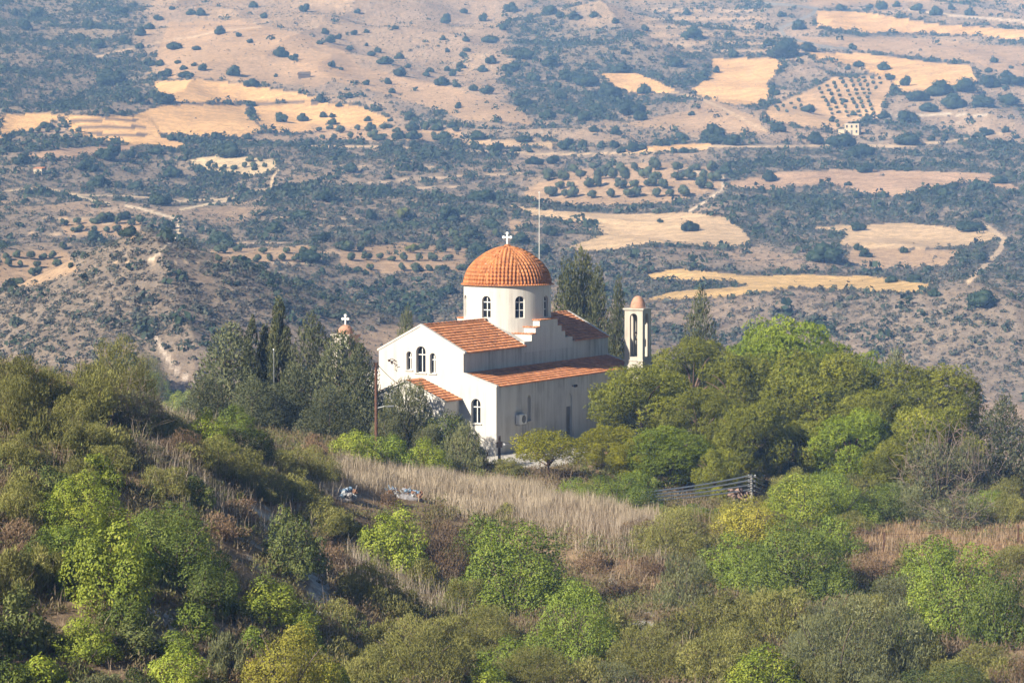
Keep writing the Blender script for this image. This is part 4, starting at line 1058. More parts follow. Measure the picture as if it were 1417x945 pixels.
for v_ in range(3):
    sd_ += 1; make_plant('juniper', 'cypress_tree', 'cypress', 'juniper', sd_, 5.0, 8.0, 46000, .20, BARK, .7, 6, .12, ('crown', 'trunk'))
    sd_ += 1; make_plant('cypress', 'cypress_tree', 'cypress', 'cypress', sd_, 4.2, 9.0, 42000, .20, BARK, .7, 6, .13, ('crown', 'trunk'))
    sd_ += 1; make_plant('column', 'cypress_tree', 'column', 'cypress', sd_, 1.7, 9.0, 22000, .16, BARK, .7, 4, .1, ('crown', 'trunk'))

# ------------------------------------------------------------------ labels that single things out
ORD = ['nearest', 'second nearest', 'third nearest', 'fourth nearest', 'fifth nearest', 'sixth nearest', 'seventh nearest', 'eighth nearest', 'ninth nearest', 'tenth nearest', 'eleventh nearest', 'twelfth nearest', 'thirteenth nearest', 'fourteenth nearest', 'fifteenth nearest', 'sixteenth nearest', 'seventeenth nearest', 'eighteenth nearest', 'nineteenth nearest', 'twentieth nearest']
def auto_labels(items, marks):
    """items: (description, px, py); gives 'description <side> <landmark>, second nearest to it' with every pair of words unique"""
    got = {}; keyed = []
    for i, (desc, px, py) in enumerate(items):
        best = min(marks, key=lambda m: math.hypot(m[1] - px, (m[2] - py) * 1.6))
        dx, dy = px - best[1], py - best[2]
        d = ('right of' if dx > 0 else 'left of') if abs(dx) > abs(dy) * 1.2 else ('below' if dy > 0 else 'above')
        keyed.append((desc, d, best[0])); got.setdefault(keyed[-1], []).append((math.hypot(dx, dy), i))
    res = [None] * len(items)
    for k, lst in got.items():
        lst.sort()
        for n_, (_, i) in enumerate(lst):
            res[i] = f'{k[0]} {k[1]} {k[2]}' + (f', {ORD[min(n_, len(ORD) - 1)]} to it' if len(lst) > 1 else '')
    return res

# ------------------------------------------------------------------ trees round the church
def tree(key, px, Y, top, wpx, label, cat, group=None, base=None, variant=None):
    g = on_ground(px, Y); zt = at(px, top, Y)[2]; h_ = zt - g[2]; w_ = wpx / FPX * Y * (1.04 if key.startswith('pine') else 1.0)
    return plant(key, (g[0], g[1], g[2] - .05), w_, h_, label, cat, group, variant=variant)
PG = 'pines right of the church'
for key, px, Y, top, wpx, lab in [
    ('pinebright', 1078, 236, 424, 160, 'tallest bright green pine at the back of the pine grove'),
    ('pinebright', 1165, 228, 456, 115, 'bright green pine right of the tallest pine in the grove'),
    ('pine', 960, 226, 458, 130, 'olive green pine just right of the right-hand bell tower'),
    ('pine', 1022, 218, 476, 130, 'olive green pine in the middle of the grove, in front of the tallest'),
    ('pine', 1135, 214, 470, 170, 'broad yellowish olive pine in the centre right of the grove'),
    ('pine', 1275, 214, 488, 170, 'broad round pine at the right end of the grove with a dark right side'),
    ('pine', 888, 210, 496, 140, 'olive pine touching the church side wall below the bell tower'),
    ('pine', 1210, 206, 528, 120, 'olive pine left of the broad round pine at the right end'),
    ('pine', 1038, 193, 543, 110, 'pointed olive pine in front, above the power pole'),
    ('pine', 968, 205, 530, 110, 'olive pine in the shaded middle of the grove, left of the pointed pine'),
    ('pinebright', 930, 192, 582, 130, 'low green pine at the front left of the grove'),
    ('pinebright', 1178, 194, 556, 120, 'bright topped pine at the front right of the grove'),
    ('pine', 1295, 193, 550, 130, 'dull olive pine behind the dry grey shrub on the right'),
    ('pine', 1107, 195, 574, 95, 'small olive pine in front, between the pointed pine and the bright topped pine'),
    ('pine', 1240, 190, 598, 85, 'low olive pine in front of the broad round pine, near the terrace'),
    ('pine', 990, 188, 612, 70, 'lowest olive pine in front, just left of the pointed pine'),
    ('pineyellow', 842, 200, 583, 92, 'small yellow green pine against the shaded church wall'),
    ('pineyellow', 878, 192, 603, 80, 'smallest yellow green pine at the left foot of the grove'),
    ('pineyellow', 915, 200, 586, 64, 'yellow green pine top between the small and the low green pine')]:
    tree(key, px, Y, top, wpx, lab, 'pine tree', PG)
tree('smallpine', 760, 190, 593, 112, 'lone small umbrella shaped pine with bare trunk before the church wall', 'pine tree')
CG = 'cypresses round the church'
for key, px, Y, top, wpx, lab in [
    ('cypress', 785, 252, 362, 66, 'leftmost of the tall cypresses right behind the dome'),
    ('cypress', 806, 254, 346, 62, 'tallest middle cypress of the clump behind the dome'),
    ('cypress', 826, 250, 372, 56, 'right cypress of the clump behind the dome'),
    ('cypress', 855, 248, 389, 40, 'narrow dark cypress left of the right-hand bell tower'),
    ('cypress', 893, 246, 455, 26, 'low dark cypress glimpsed just right of the bell tower'),
    ('juniper', 968, 246, 404, 66, 'grey green cone shaped cypress standing above the pine grove'),
    ('juniper', 1238, 240, 480, 60, 'grey green cypress top behind the right end of the grove'),
    ('juniper', 563, 250, 424, 40, 'dark cypress tip above the left slope of the church gable'),
    ('column', 387, 212, 410, 36, 'tallest pencil shaped cypress left of the church'),
    ('column', 350, 212, 436, 33, 'pencil shaped cypress leftmost of the three slender ones'),
    ('column', 367, 213, 445, 29, 'slender cypress between the other two pencil shaped cypresses'),
    ('juniper', 318, 206, 450, 105, 'broad grey cypress at the left end of the trees left of the church'),
    ('juniper', 432, 207, 439, 95, 'tall grey cypress right of the pencil shaped cypresses'),
    ('juniper', 474, 203, 457, 100, 'grey cypress in front of the left-hand bell tower'),
    ('juniper', 499, 201, 474, 66, 'grey cypress between the left-hand bell tower and the brown pole'),
    ('juniper', 410, 203, 500, 70, 'grey cypress just right of the tallest pencil shaped cypress'),
    ('juniper', 385, 199, 528, 86, 'lower grey cypress below the tallest pencil shaped cypress'),
    ('juniper', 350, 196, 522, 76, 'lower grey cypress below the leftmost slender cypress'),
    ('juniper', 285, 190, 520, 70, 'small grey cypress at the far left foot of the tree group'),
    ('juniper', 455, 194, 535, 85, 'dark grey cypress low between the tall grey ones and the brown pole'),
    ('juniper', 1387, 196, 550, 90, 'tall dull cypress at the right edge of the photo')]:
    tree(key, px, Y, top, wpx, lab, 'cypress tree', CG)

# ------------------------------------------------------------------ shrubs of the near hill: (px, row of the foot, width px, height px, kind)
SHRUBS = [
 (10,600,70,96,'olive'),(48,612,66,84,'olive'),(22,640,80,60,'olive'),(165,570,112,118,'olive'),(205,562,60,76,'olive'),(125,578,84,88,'olive'),(95,590,66,58,'olive'),(85,615,60,50,'twiggrey'),(213,566,56,60,'green'),(252,582,58,52,'lime'),(120,630,84,66,'olive'),(160,625,60,50,'olive'),(185,600,100,75,'twiggrey'),(30,690,70,60,'olive'),(72,688,60,54,'dark'),
 (20,720,80,80,'olive'),(100,678,90,60,'olive'),(135,672,66,58,'lime'),(105,745,140,98,'lime'),(150,840,140,134,'lime'),(95,800,110,90,'green'),(20,830,84,96,'olive'),(60,815,70,80,'olive'),(30,790,60,60,'brown'),(235,810,150,130,'deep'),(290,850,90,90,'deep'),
 (25,905,90,100,'dark'),(118,915,92,72,'lime'),(55,960,80,62,'lime'),(242,968,105,80,'lime'),(135,975,84,55,'grey'),(222,690,84,64,'olive'),(250,640,70,60,'brown'),(238,908,72,42,'green'),(312,935,60,75,'grey'),
 (372,868,112,74,'lime'),(395,975,150,128,'gold'),(455,970,80,60,'lime'),(402,795,96,108,'dark'),(378,692,96,58,'olive'),(440,735,90,62,'olive'),(540,786,98,92,'lime'),(500,835,100,66,'olive'),(470,860,60,44,'olive'),
 (560,855,70,52,'olive'),(575,950,150,110,'olive'),(510,960,90,80,'olive'),(612,800,84,98,'brown'),(708,850,180,145,'green'),(660,780,90,75,'green'),(795,915,128,130,'green'),(760,850,90,70,'green'),(672,905,130,74,'olive'),(740,955,130,66,'olive'),
 (610,900,80,60,'olive'),(900,940,130,84,'olive'),(985,950,110,84,'olive'),(668,965,90,50,'lime'),(950,850,92,98,'grey'),(935,770,120,76,'olive'),(1040,752,120,72,'gold'),(1010,800,96,70,'green'),(1105,830,150,128,'deep'),(1160,835,80,70,'deep'),(1045,815,90,76,'green'),
 (990,880,110,70,'olive'),(950,722,100,22,'olive'),(1165,955,150,155,'grey'),(1245,935,110,120,'grey'),(1080,885,110,86,'olive'),(1060,965,110,78,'lime'),(1330,880,150,150,'green'),(1290,815,100,86,'green'),(1385,895,90,120,'deep'),(1360,950,120,66,'olive'),
 (1240,845,80,60,'grey'),(1310,1000,150,76,'dark'),(1130,885,80,60,'grey'),(490,640,66,48,'lime'),(535,648,80,58,'green'),(590,652,70,50,'lime'),(640,650,60,74,'grey'),(300,660,130,74,'olive'),(345,640,90,64,'dark'),(430,665,96,64,'olive'),(436,640,46,60,'brown'),
 (380,660,80,56,'olive'),(285,625,74,64,'lime'),(325,612,80,56,'green'),(850,700,110,54,'green'),(885,704,70,36,'deep'),(800,692,70,34,'green'),(960,716,70,22,'green'),(1000,718,70,20,'green'),(1110,735,120,84,'lime'),(1160,728,110,80,'green'),(1215,724,84,64,'deep'),
 (1100,690,70,50,'olive'),(1255,722,74,62,'grey'),(1375,724,90,54,'green'),(1330,735,110,60,'twiggrey'),(1300,705,110,120,'twiggrey'),(1345,700,80,110,'twiggrey'),(1400,725,60,50,'olive'),(660,650,44,34,'brown'),(700,655,50,26,'olive'),
 (1060,745,70,44,'brown'),(1020,735,80,50,'olive'),(880,745,60,34,'brown'),(700,720,50,30,'olive'),(160,735,60,40,'brown'),(20,760,80,60,'brown'),(330,720,60,40,'brown'),(460,790,60,50,'brown'),(850,880,70,50,'olive'),(620,960,80,50,'brown'),
 (1200,870,80,60,'olive'),(1410,960,80,60,'brown'),(1290,935,70,60,'olive'),(205,760,80,60,'green'),(60,800,90,70,'deep'),(180,905,80,50,'dark'),(320,860,60,40,'dark'),(540,700,40,24,'brown'),(480,745,60,40,'olive'),
 (75,620,80,70,'olive'),(150,650,70,50,'olive'),(205,640,60,40,'twiggrey'),(270,700,60,50,'dark'),(300,740,70,46,'brown'),(230,740,70,46,'olive'),(560,610,0,0,''),(1190,745,50,22,'brown'),(820,790,50,34,'brown'),(900,800,60,40,'brown'),(860,830,60,36,'brown'),
 (640,850,70,60,'olive'),(585,815,60,50,'olive'),(700,935,80,60,'green'),(850,955,80,46,'grey'),(1020,905,80,56,'olive'),(1130,960,90,60,'olive'),(1230,985,100,60,'grey'),(60,900,70,50,'olive'),(5,960,70,70,'deep'),(190,965,60,50,'dark'),(300,975,70,50,'olive'),(340,945,60,50,'brown'),
 (425,905,60,60,'green'),(470,915,60,50,'olive'),(880,694,80,50,'green'),(1090,704,70,50,'olive'),(1100,694,70,40,'green'),(1140,705,90,60,'green'),(1190,700,70,50,'olive'),(1240,716,70,56,'green'),(1395,712,70,60,'olive'),(1350,722,60,44,'grey'),
 (925,716,60,20,'olive'),(820,690,60,30,'olive'),(1030,722,60,24,'green'),(20,560,90,80,'olive'),(65,560,70,60,'olive'),(235,615,70,60,'olive'),(265,650,60,50,'olive'),(350,690,70,50,'olive'),(420,690,60,40,'olive'),(180,800,80,70,'green'),(270,880,70,56,'green'),(170,870,70,54,'deep'),(350,905,50,44,'green'),
 (545,860,60,44,'olive'),(640,930,70,56,'olive'),(530,905,70,56,'olive'),(860,915,60,40,'grey'),(820,950,70,50,'olive'),(930,890,70,50,'olive'),(1040,860,70,50,'olive'),(1000,930,60,46,'olive'),(1120,920,80,60,'grey'),(1270,900,70,60,'green'),(1390,960,70,60,'olive'),(1150,768,90,60,'green'),(1215,800,80,44,'brown'),(1262,790,60,34,'olive'),(1400,790,70,44,'olive'),(1180,742,60,40,'olive'),
]
SHRUBS = [s for s in SHRUBS if s[2] > 0]
DESC = {'olive': 'olive drab shrub', 'lime': 'lime green shrub', 'green': 'fresh green shrub', 'deep': 'deep green shrub', 'dark': 'dark green shrub', 'gold': 'yellowing shrub', 'grey': 'grey green shrub', 'brown': 'dry brown shrub', 'twiggrey': 'half bare grey shrub', 'dead': 'dead shrub'}
NEAR_MARKS = [('the hilltop bush on the left', 168, 520), ('the bottom left corner', 0, 945), ('the bottom right corner', 1417, 945), ('the left rubbish heap', 470, 690), ('the right rubbish heap', 560, 690), ('the short dark post', 691, 625), ('the brown pole', 521, 570),
   ('the lone umbrella pine', 760, 640), ('the grey power pole', 1040, 675), ('the leftmost fence post', 1223, 750), ('the rightmost fence post', 1409, 740), ('the large green bush in the middle', 708, 780), ('the shadowed gully', 880, 860), ('the big yellowing bush', 395, 900),
   ('the bare rocky slope', 370, 740), ('the middle of the bottom edge', 708, 945), ('the slender cypresses', 370, 520), ('the left edge of the photo', 0, 720), ('the big grey green bush', 1165, 880), ('the white rock on the left hillside', 302, 668), ('the deep green bush', 1105, 760)]
SIZED = []
for px, py, w_, h_, k in SHRUBS:
    SIZED.append((('large ' if w_ >= 110 else 'small ' if w_ <= 62 else '') + DESC[k], px, py - h_ * .5))
labs = auto_labels(SIZED, NEAR_MARKS)
special = {(165,570): 'tallest rounded bush on the crest of the left hill', (395,975): 'big yellowing bush at the bottom of the photo, left of the middle', (708,850): 'largest fresh green bush in the middle of the slope', (150,840): 'large sunlit lime green bush in the lower left',
           (402,795): 'compact dark green bush on the bare slope left of the middle', (1165,955): 'large grey green bush in the lower right', (1330,880): 'large round green bush below the fence posts', (1105,830): 'large deep green bush below the power pole', (540,786): 'round lime green bush below the right rubbish heap', (1300,705): 'largest half bare grey shrub in front of the pines on the right'}
for (px, py, w_, h_, k), lab in zip(SHRUBS, labs):
    g = hit(px, min(py, 985), 88.0); ww = w_ * 1.08 / FPX * g[1]; hh = h_ * (.86 if (px < 480 and py > 600 and k in ('olive', 'brown', 'twiggrey')) else 1.0) / FPX * g[1]
    key = k
    if k != 'twiggrey': key = k + ('_s' if ww < 2.7 else '' if ww < 4.4 else '_l')
    plant(key, (g[0], g[1] + ww * .15, g[2] - .12), ww, hh, special.get((px, py), lab), 'shrub', 'shrubs on the near hill')
for k, (x, Y, w_, h_) in enumerate([(-23.5, 93, 5.5, 5.2), (-25.5, 98, 5.5, 5.4), (-21.8, 87.5, 5.0, 5.0), (-29, 107, 6, 5.6)]):  # unseen shrubs added out of view to cast shade on the lower left slope
    plant('deep_l', (x, Y, float(ground(x, Y)[0]) - .2), w_, h_, ['tall dark shrub just outside the left edge, lowest of its row', 'tall dark shrub outside the left edge, second from the bottom', 'tall dark shrub outside the bottom left corner', 'tall dark shrub outside the left edge, highest of its row'][k], 'shrub', 'shrubs on the near hill')
# small trees before the church front
for key, px, Y, top, wpx, lab in [('grey', 560, 196, 510, 84, 'feathery grey green tree hiding the church porch'), ('dark', 618, 195, 556, 74, 'darker small tree right of the feathery tree at the church porch'), ('grey', 530, 193, 560, 60, 'low grey green tree at the foot of the brown pole'), ('grey', 590, 194, 580, 60, 'small grey green tree between the two trees at the porch')]:
    tree(key, px, Y, top, wpx, lab, 'tree', 'small trees before the church')

# ------------------------------------------------------------------ dry grass and low undergrowth of the near hill
def straw_mat(name, c0, c1):
    m, t, b = new_mat(name)
    a = N(t, 'ShaderNodeAttribute', attribute_name='tint'); r = ramp(t, [(0, c0), (1, c1)])
    t.links.new(a.outputs['Fac'], r.inputs[0]); t.links.new(r.outputs[0], b.inputs['Base Color']); b.inputs['Roughness'].default_value = .8
    tr = N(t, 'ShaderNodeBsdfTranslucent'); t.links.new(r.outputs[0], tr.inputs[0]); mx = N(t, 'ShaderNodeMixShader'); mx.inputs[0].default_value = .3
    t.links.new(b.outputs[0], mx.inputs[1]); t.links.new(tr.outputs[0], mx.inputs[2]); t.links.new(mx.outputs[0], t.nodes['Material Output'].inputs[0]); return m
rg = np.random.default_rng(21)
def near_points(n, poly=None, y0=92, y1=215, wide=.215):
    """points spread evenly over the near ground, optionally inside an outline"""
    out_ = []
    got = 0
    while got < n:
        Y = np.sqrt(rg.uniform(y0 ** 2, y1 ** 2, n)); a = rg.uniform(-wide, wide, n); x = a * Y
        z = ground(x, Y); px, py = project(x, Y, z)
        px = px + 26 * noise(x / 3.5, Y / 6, 67) + 8 * rg.normal(size=n); py = py + 12 * noise(x / 2.5, Y / 5, 68) + 4 * rg.normal(size=n)
        ok = np.ones(n, bool)
        if poly is not None: ok = in_poly(px, py, poly)
        dx, dy = x - CO[0], Y - CO[1]; u = dx * CU[0] + dy * CU[1]; v = dx * CV[0] + dy * CV[1]
        ok &= ~((u > -9.3) & (u < 28.5) & (v > -9.8) & (v < 15.2))
        out_.append(np.stack([x, Y, z], -1)[ok]); got += ok.sum()
        if got == 0: break
    return np.vstack(out_)[:n]
def blades(P, hgt, wd, lean, r):
    n = len(P); az = r.uniform(0, 2 * math.pi, n); ln = np.abs(r.normal(0, lean, n))
    tip = P + np.stack([np.cos(az) * ln * hgt, np.sin(az) * ln * hgt, hgt], -1)
    sd_v = np.stack([-np.sin(az + r.uniform(-1, 1, n)), np.cos(az), np.zeros(n)], -1) * wd[:, None]
    mid = P * .45 + tip * .55 + np.stack([np.cos(az) * -.06 * hgt, np.sin(az) * -.06 * hgt, .04 * hgt], -1)
    V = np.stack([P - sd_v * .5, P + sd_v * .5, mid + sd_v * .5, tip, mid - sd_v * .5], 1).reshape(-1, 3)
    i = np.arange(n)[:, None] * 5
    F = np.concatenate([i + np.array([[0, 1, 2, 4]]), i + np.array([[4, 2, 3, 3]])], 0)
    F2 = np.concatenate([i + np.array([[0, 1, 2]]), i + np.array([[0, 2, 4]]), i + np.array([[4, 2, 3]])], 0)
    return V, F2
BAND = [(440,668),(480,648),(560,658),(640,664),(700,676),(760,688),(830,702),(900,716),(925,728),(900,748),(840,752),(760,738),(700,722),(640,716),(600,694),(560,680),(500,678),(460,690)]
P = near_points(36000, BAND, 145, 205)
hg = rg.uniform(.28, 1.2, len(P)) * (1 + .75 * noise(P[:, 0] / 2.2, P[:, 1] / 4, 61)); V, F = blades(P - [0, 0, .05], hg, rg.uniform(.010, .026, len(P)), .2, rg)
ti = np.tile(np.clip(.55 + .5 * fbm(P[:, 0] / 2.5, P[:, 1] / 3.5, 62, 2) + rg.normal(0, .2, len(P)), 0, 1), 3)
tag(link('dry_grass', np_mesh('dry_grass', V, F, straw_mat('pale straw', (.34, .265, .18), (.66, .555, .41)), ti)), 'tall pale dry grass across the slope before the church', 'grass', kind='stuff')
P = near_points(74000, None, 95, 212, .27)
sel = rg.random(len(P)) < sstep(-.15, .35, fbm(P[:, 0] / 4, P[:, 1] / 6, 63, 2)) * .9 + .12; P = P[sel]
hg = rg.uniform(.25, .8, len(P)) * (1 + 1.1 * sstep(.1, .4, noise(P[:, 0] / 5, P[:, 1] / 5, 66))); V, F = blades(P - [0, 0, .05], hg, rg.uniform(.010, .026, len(P)), .4, rg)
tag(link('straw_tufts', np_mesh('straw_tufts', V, F, straw_mat('brown straw', (.20, .14, .09), (.56, .44, .31)), np.tile(rg.random(len(P)), 3))), 'thin brown straw between the shrubs of the near hill', 'grass', kind='stuff')
STALK = [(175,560),(260,585),(330,620),(440,640),(480,690),(470,740),(390,745),(300,740),(230,700),(190,640)]
P = np.vstack([near_points(9000, STALK, 120, 180), near_points(4000, [(640,690),(900,735),(940,790),(880,800),(760,745)], 140, 180), near_points(3500, [(480,760),(640,800),(660,860),(560,850),(470,800)], 110, 160)])
sel = rg.random(len(P)) < .25 + .9 * sstep(-.1, .35, noise(P[:, 0] / 2.4, P[:, 1] / 3.5, 69)); P = P[sel]
hg = rg.uniform(.4, 1.5, len(P)); V, F = blades(P - [0, 0, .05], hg, rg.uniform(.010, .022, len(P)), .3, rg)
tag(link('dry_stalks', np_mesh('dry_stalks', V, F, straw_mat('grey straw', (.30, .23, .17), (.66, .56, .44)), np.tile(rg.random(len(P)), 3))), 'loose tall dry stalks between the shrubs of the left hillside', 'grass', kind='stuff')
RUSTP = [(1175,722),(1417,716),(1500,718),(1500,782),(1215,786),(1170,752)]
P = np.vstack([near_points(14000, RUSTP, 145, 190), near_points(6000, [(760,705),(930,715),(1010,800),(960,850),(860,790),(790,740)], 125, 180)])
hg = rg.uniform(.12, .5, len(P)); V, F = blades(P - [0, 0, .03], hg, rg.uniform(.015, .035, len(P)), .4, rg)
tag(link('rusty_grass', np_mesh('rusty_grass', V, F, straw_mat('rusty straw', (.23, .15, .08), (.54, .39, .23)), np.tile(rg.random(len(P)), 3))), 'short rust coloured dry grass on the terrace and bare slope', 'grass', kind='stuff')
def clumps(P, wv, hv, nq, r, q_scale=.34, upb=.5):
    n = len(P); d = rdirs(r, n * nq); d[:, 2] = np.abs(d[:, 2]); wv2 = np.repeat(wv, nq); hv2 = np.repeat(hv, nq)
    k = r.uniform(.55, 1.0, n * nq)
    C = np.repeat(P, nq, 0) + d * k[:, None] * np.stack([wv2 * .5, wv2 * .5, hv2], -1)
    Nn = nrm(d + rdirs(r, n * nq) * .7); T = nrm(UP * upb + rdirs(r, n * nq))
    s = wv2 * q_scale * r.uniform(.6, 1.3, n * nq); return quads(C, Nn, T, s, s * r.uniform(.5, .9, n * nq))
P = near_points(15500, None, 93, 212, .27)
px, py = project(P[:, 0], P[:, 1], P[:, 2])
keep = ~in_poly(px, py, BAND) & ~in_poly(px, py, [(436,664),(600,664),(600,708),(436,708)]) & ~in_poly(px, py, [(340,700),(420,700),(450,850),(390,800)]) & (~in_poly(px, py, RUSTP) | (rg.random(len(P)) < .12)); P = P[keep]
def sprig_cloud(P, wv, hv, nq, r, L0, W0):
    n = len(P); d = rdirs(r, n * nq); d[:, 2] = np.abs(d[:, 2]); wv2 = np.repeat(wv, nq); hv2 = np.repeat(hv, nq)
    C = np.repeat(P, nq, 0) + d * r.uniform(.4, 1.0, n * nq)[:, None] * np.stack([wv2 * .5, wv2 * .5, hv2], -1)
    T = nrm(d * .6 + UP * .6 + rdirs(r, n * nq) * .6); Nn = nrm(np.cross(T, rdirs(r, n * nq)) + d * .4)
    return quads(C, Nn, T, L0 * r.uniform(.7, 1.8, n * nq), W0 * r.uniform(.6, 1.4, n * nq))
wv = rg.uniform(.5, 1.9, len(P)); nq = 60
V, F = sprig_cloud(P, wv, wv * rg.uniform(.35, .7, len(P)), nq, rg, .17, .05)
zone = np.clip(.5 + .9 * fbm(P[:, 0] / 5, P[:, 1] / 7, 64, 2) + rg.normal(0, .22, len(P)), 0, 1)
tag(link('undergrowth', np_mesh('undergrowth', V, F, leaf_mat('low scrub', (.20, .145, .085), (.15, .15, .05), (.17, .20, .05), .15), np.clip(np.repeat(zone, nq) + rg.normal(0, .1, len(F)), 0, 1))), 'low brown and olive scrub between the shrubs of the near hill', 'undergrowth', kind='stuff')

# ------------------------------------------------------------------ far slope: scrub that nobody could count
rf = np.random.default_rng(33)
area = np.zeros(XX.shape); area[1:-1, 1:-1] = np.abs((XX[1:-1, 2:] - XX[1:-1, :-2]) * (YY[2:, 1:-1] - YY[:-2, 1:-1])) / 4
bare = sstep(.25, .7, dens + .25 * noise(XX / 14, YY / 20, 71))
wgt = area * dens ** 1.2 * (.25 + bare) * (YY > 330) * (YY < 2750) * (np.abs(AA) < .325)
wgt = wgt * np.clip(1100 / YY, .6, 2.6) ** 1.6
NF = 142000
ch = rf.choice(wgt.size, NF, p=(wgt / wgt.sum()).ravel())
P = np.stack([XX.ravel()[ch], YY.ravel()[ch], ZZ.ravel()[ch]], -1); P[:, 0] += rf.uniform(-.4, .4, NF) * np.where(np.abs(P[:, 0] / P[:, 1]) > .2155, P[:, 1] / 500, 1); P[:, 1] += rf.uniform(-2, 2, NF)
P[:, 2] = ground(P[:, 0], P[:, 1]) - .05
wv = np.exp(rf.normal(.38, .58, NF)) * np.clip(P[:, 1] / 1050, .6, 1.35); wv *= 1 + .5 * noise(P[:, 0] / 50, P[:, 1] / 70, 72); wv = np.clip(wv, .5, 7.5)
V, F = clumps(P, wv, wv * rf.uniform(.45, .75, NF), 26, rf, .30)
cz = np.clip(.30 + .55 * fbm(P[:, 0] / 30, P[:, 1] / 45, 73, 2) + .22 * (wv - 1.5) + rf.normal(0, .16, NF), 0, 1)
wg2 = area * (1 - noscrub) * (YY > 330) * (YY < 2750) * (np.abs(AA) < .325) * np.clip(1100 / YY, .5, 2.6) ** 1.6 * (.35 + sstep(-.3, .4, fbm(XX / 25, YY / 40, 75, 2)))
ch = rf.choice(wg2.size, 96000, p=(wg2 / wg2.sum()).ravel()); P2 = np.stack([XX.ravel()[ch] + rf.uniform(-.5, .5, len(ch)), YY.ravel()[ch] + rf.uniform(-2.5, 2.5, len(ch)), ZZ.ravel()[ch]], -1); P2[:, 2] = ground(P2[:, 0], P2[:, 1]) - .03
w2 = rf.uniform(.4, 1.15, len(P2)) * np.clip(P2[:, 1] / 1000, .6, 1.4); V2, F2 = clumps(P2, w2, w2 * .6, 7, rf, .5); F = np.vstack([F, F2 + len(V)]); V = np.vstack([V, V2])
cz = np.concatenate([cz, np.clip(rf.normal(.3, .22, len(P2)), 0, 1)]); cz = np.concatenate([np.repeat(cz[:NF], 26), np.repeat(cz[NF:], 7)])
tag(link('far_scrub', np_mesh('far_scrub', V, F, leaf_mat('far scrub leaves', (.175, .165, .145), (.085, .115, .082), (.05, .085, .05), .2), np.clip(cz + rf.normal(0, .07, len(F)), 0, 1))), 'dark scrub spread over the far valley side', 'scrub', kind='stuff')

# ------------------------------------------------------------------ far slope: trees one can tell apart
FAR_LEAF = [leaf_mat('far evergreen leaves', (.02, .04, .026), (.042, .072, .04), (.065, .09, .048), .1), leaf_mat('far olive leaves', (.05, .075, .045), (.095, .125, .07), (.13, .16, .09), .12), leaf_mat('far lime leaves', (.12, .15, .04), (.19, .22, .07), (.22, .25, .09), .2)]
def far_master(seed, kind):
    r = np.random.default_rng(seed); nl = 9; d = rdirs(r, nl); d[:, 2] = np.abs(d[:, 2])
    c = d * r.uniform(.25, .6, nl)[:, None] * np.array([.5, .5, .6]) + np.array([0, 0, .12 if kind == 0 else .24]); rad = r.uniform(.17, .30, nl)
    R3 = np.stack([rad, rad, rad * .8], -1); P, dd, i = scatter(r, c, R3, 1500, .15, .35, .15); P[:, 2] = np.maximum(P[:, 2], .01)
    Nn = nrm(dd + UP * .25 + rdirs(r, len(P)) * .7); s = .062 * r.uniform(.6, 1.3, len(P)); V, F = quads(P, Nn, rdirs(r, len(P)), s, s * .75); ti = tint_of(r, i, nl, dd)
    cv, cf, ct = [], [], 0          # opaque core added in each clump, tinted dark so no bright ground shows through
    for q in range(nl):
        la = np.linspace(-1.35, 1.35, 6); lo_ = np.linspace(0, 2 * math.pi, 9)[:-1]
        wob_ = 1 + .16 * r.normal(size=(6, 8, 1)); pts = np.stack([np.cos(la)[:, None] * np.cos(lo_)[None], np.cos(la)[:, None] * np.sin(lo_)[None], np.repeat(np.sin(la)[:, None], 8, 1)], -1) * R3[q] * .80 * wob_ + c[q]
        pts[..., 2] = np.maximum(pts[..., 2], .02)
        id_ = np.arange(48).reshape(6, 8) + len(V) + 48 * q; nx_ = np.roll(id_, -1, 1); cv.append(pts.reshape(-1, 3)); cf.append(np.stack([id_[:-1], nx_[:-1], nx_[1:], id_[1:]], -1).reshape(-1, 4))
    cf = np.vstack(cf); V = np.vstack([V] + cv); F = np.vstack([F, cf]); ti = np.concatenate([ti, r.uniform(0, .3, len(cf))])
    Vt, Ft = tubes_np([(np.array([[0, 0, -.1], [0.01, 0, .2], [.0, .01, .45]]), [.035, .03, .015])], 5)
    return np_mesh('crown', V, F, FAR_LEAF[kind], ti), np_mesh('trunk', Vt, Ft, BARK)
FARM = {}
for kd in range(3):
    FARM[kd] = []
    for q in range(5):
        FARM[kd].append(far_master(500 + 10 * kd + q, kd))
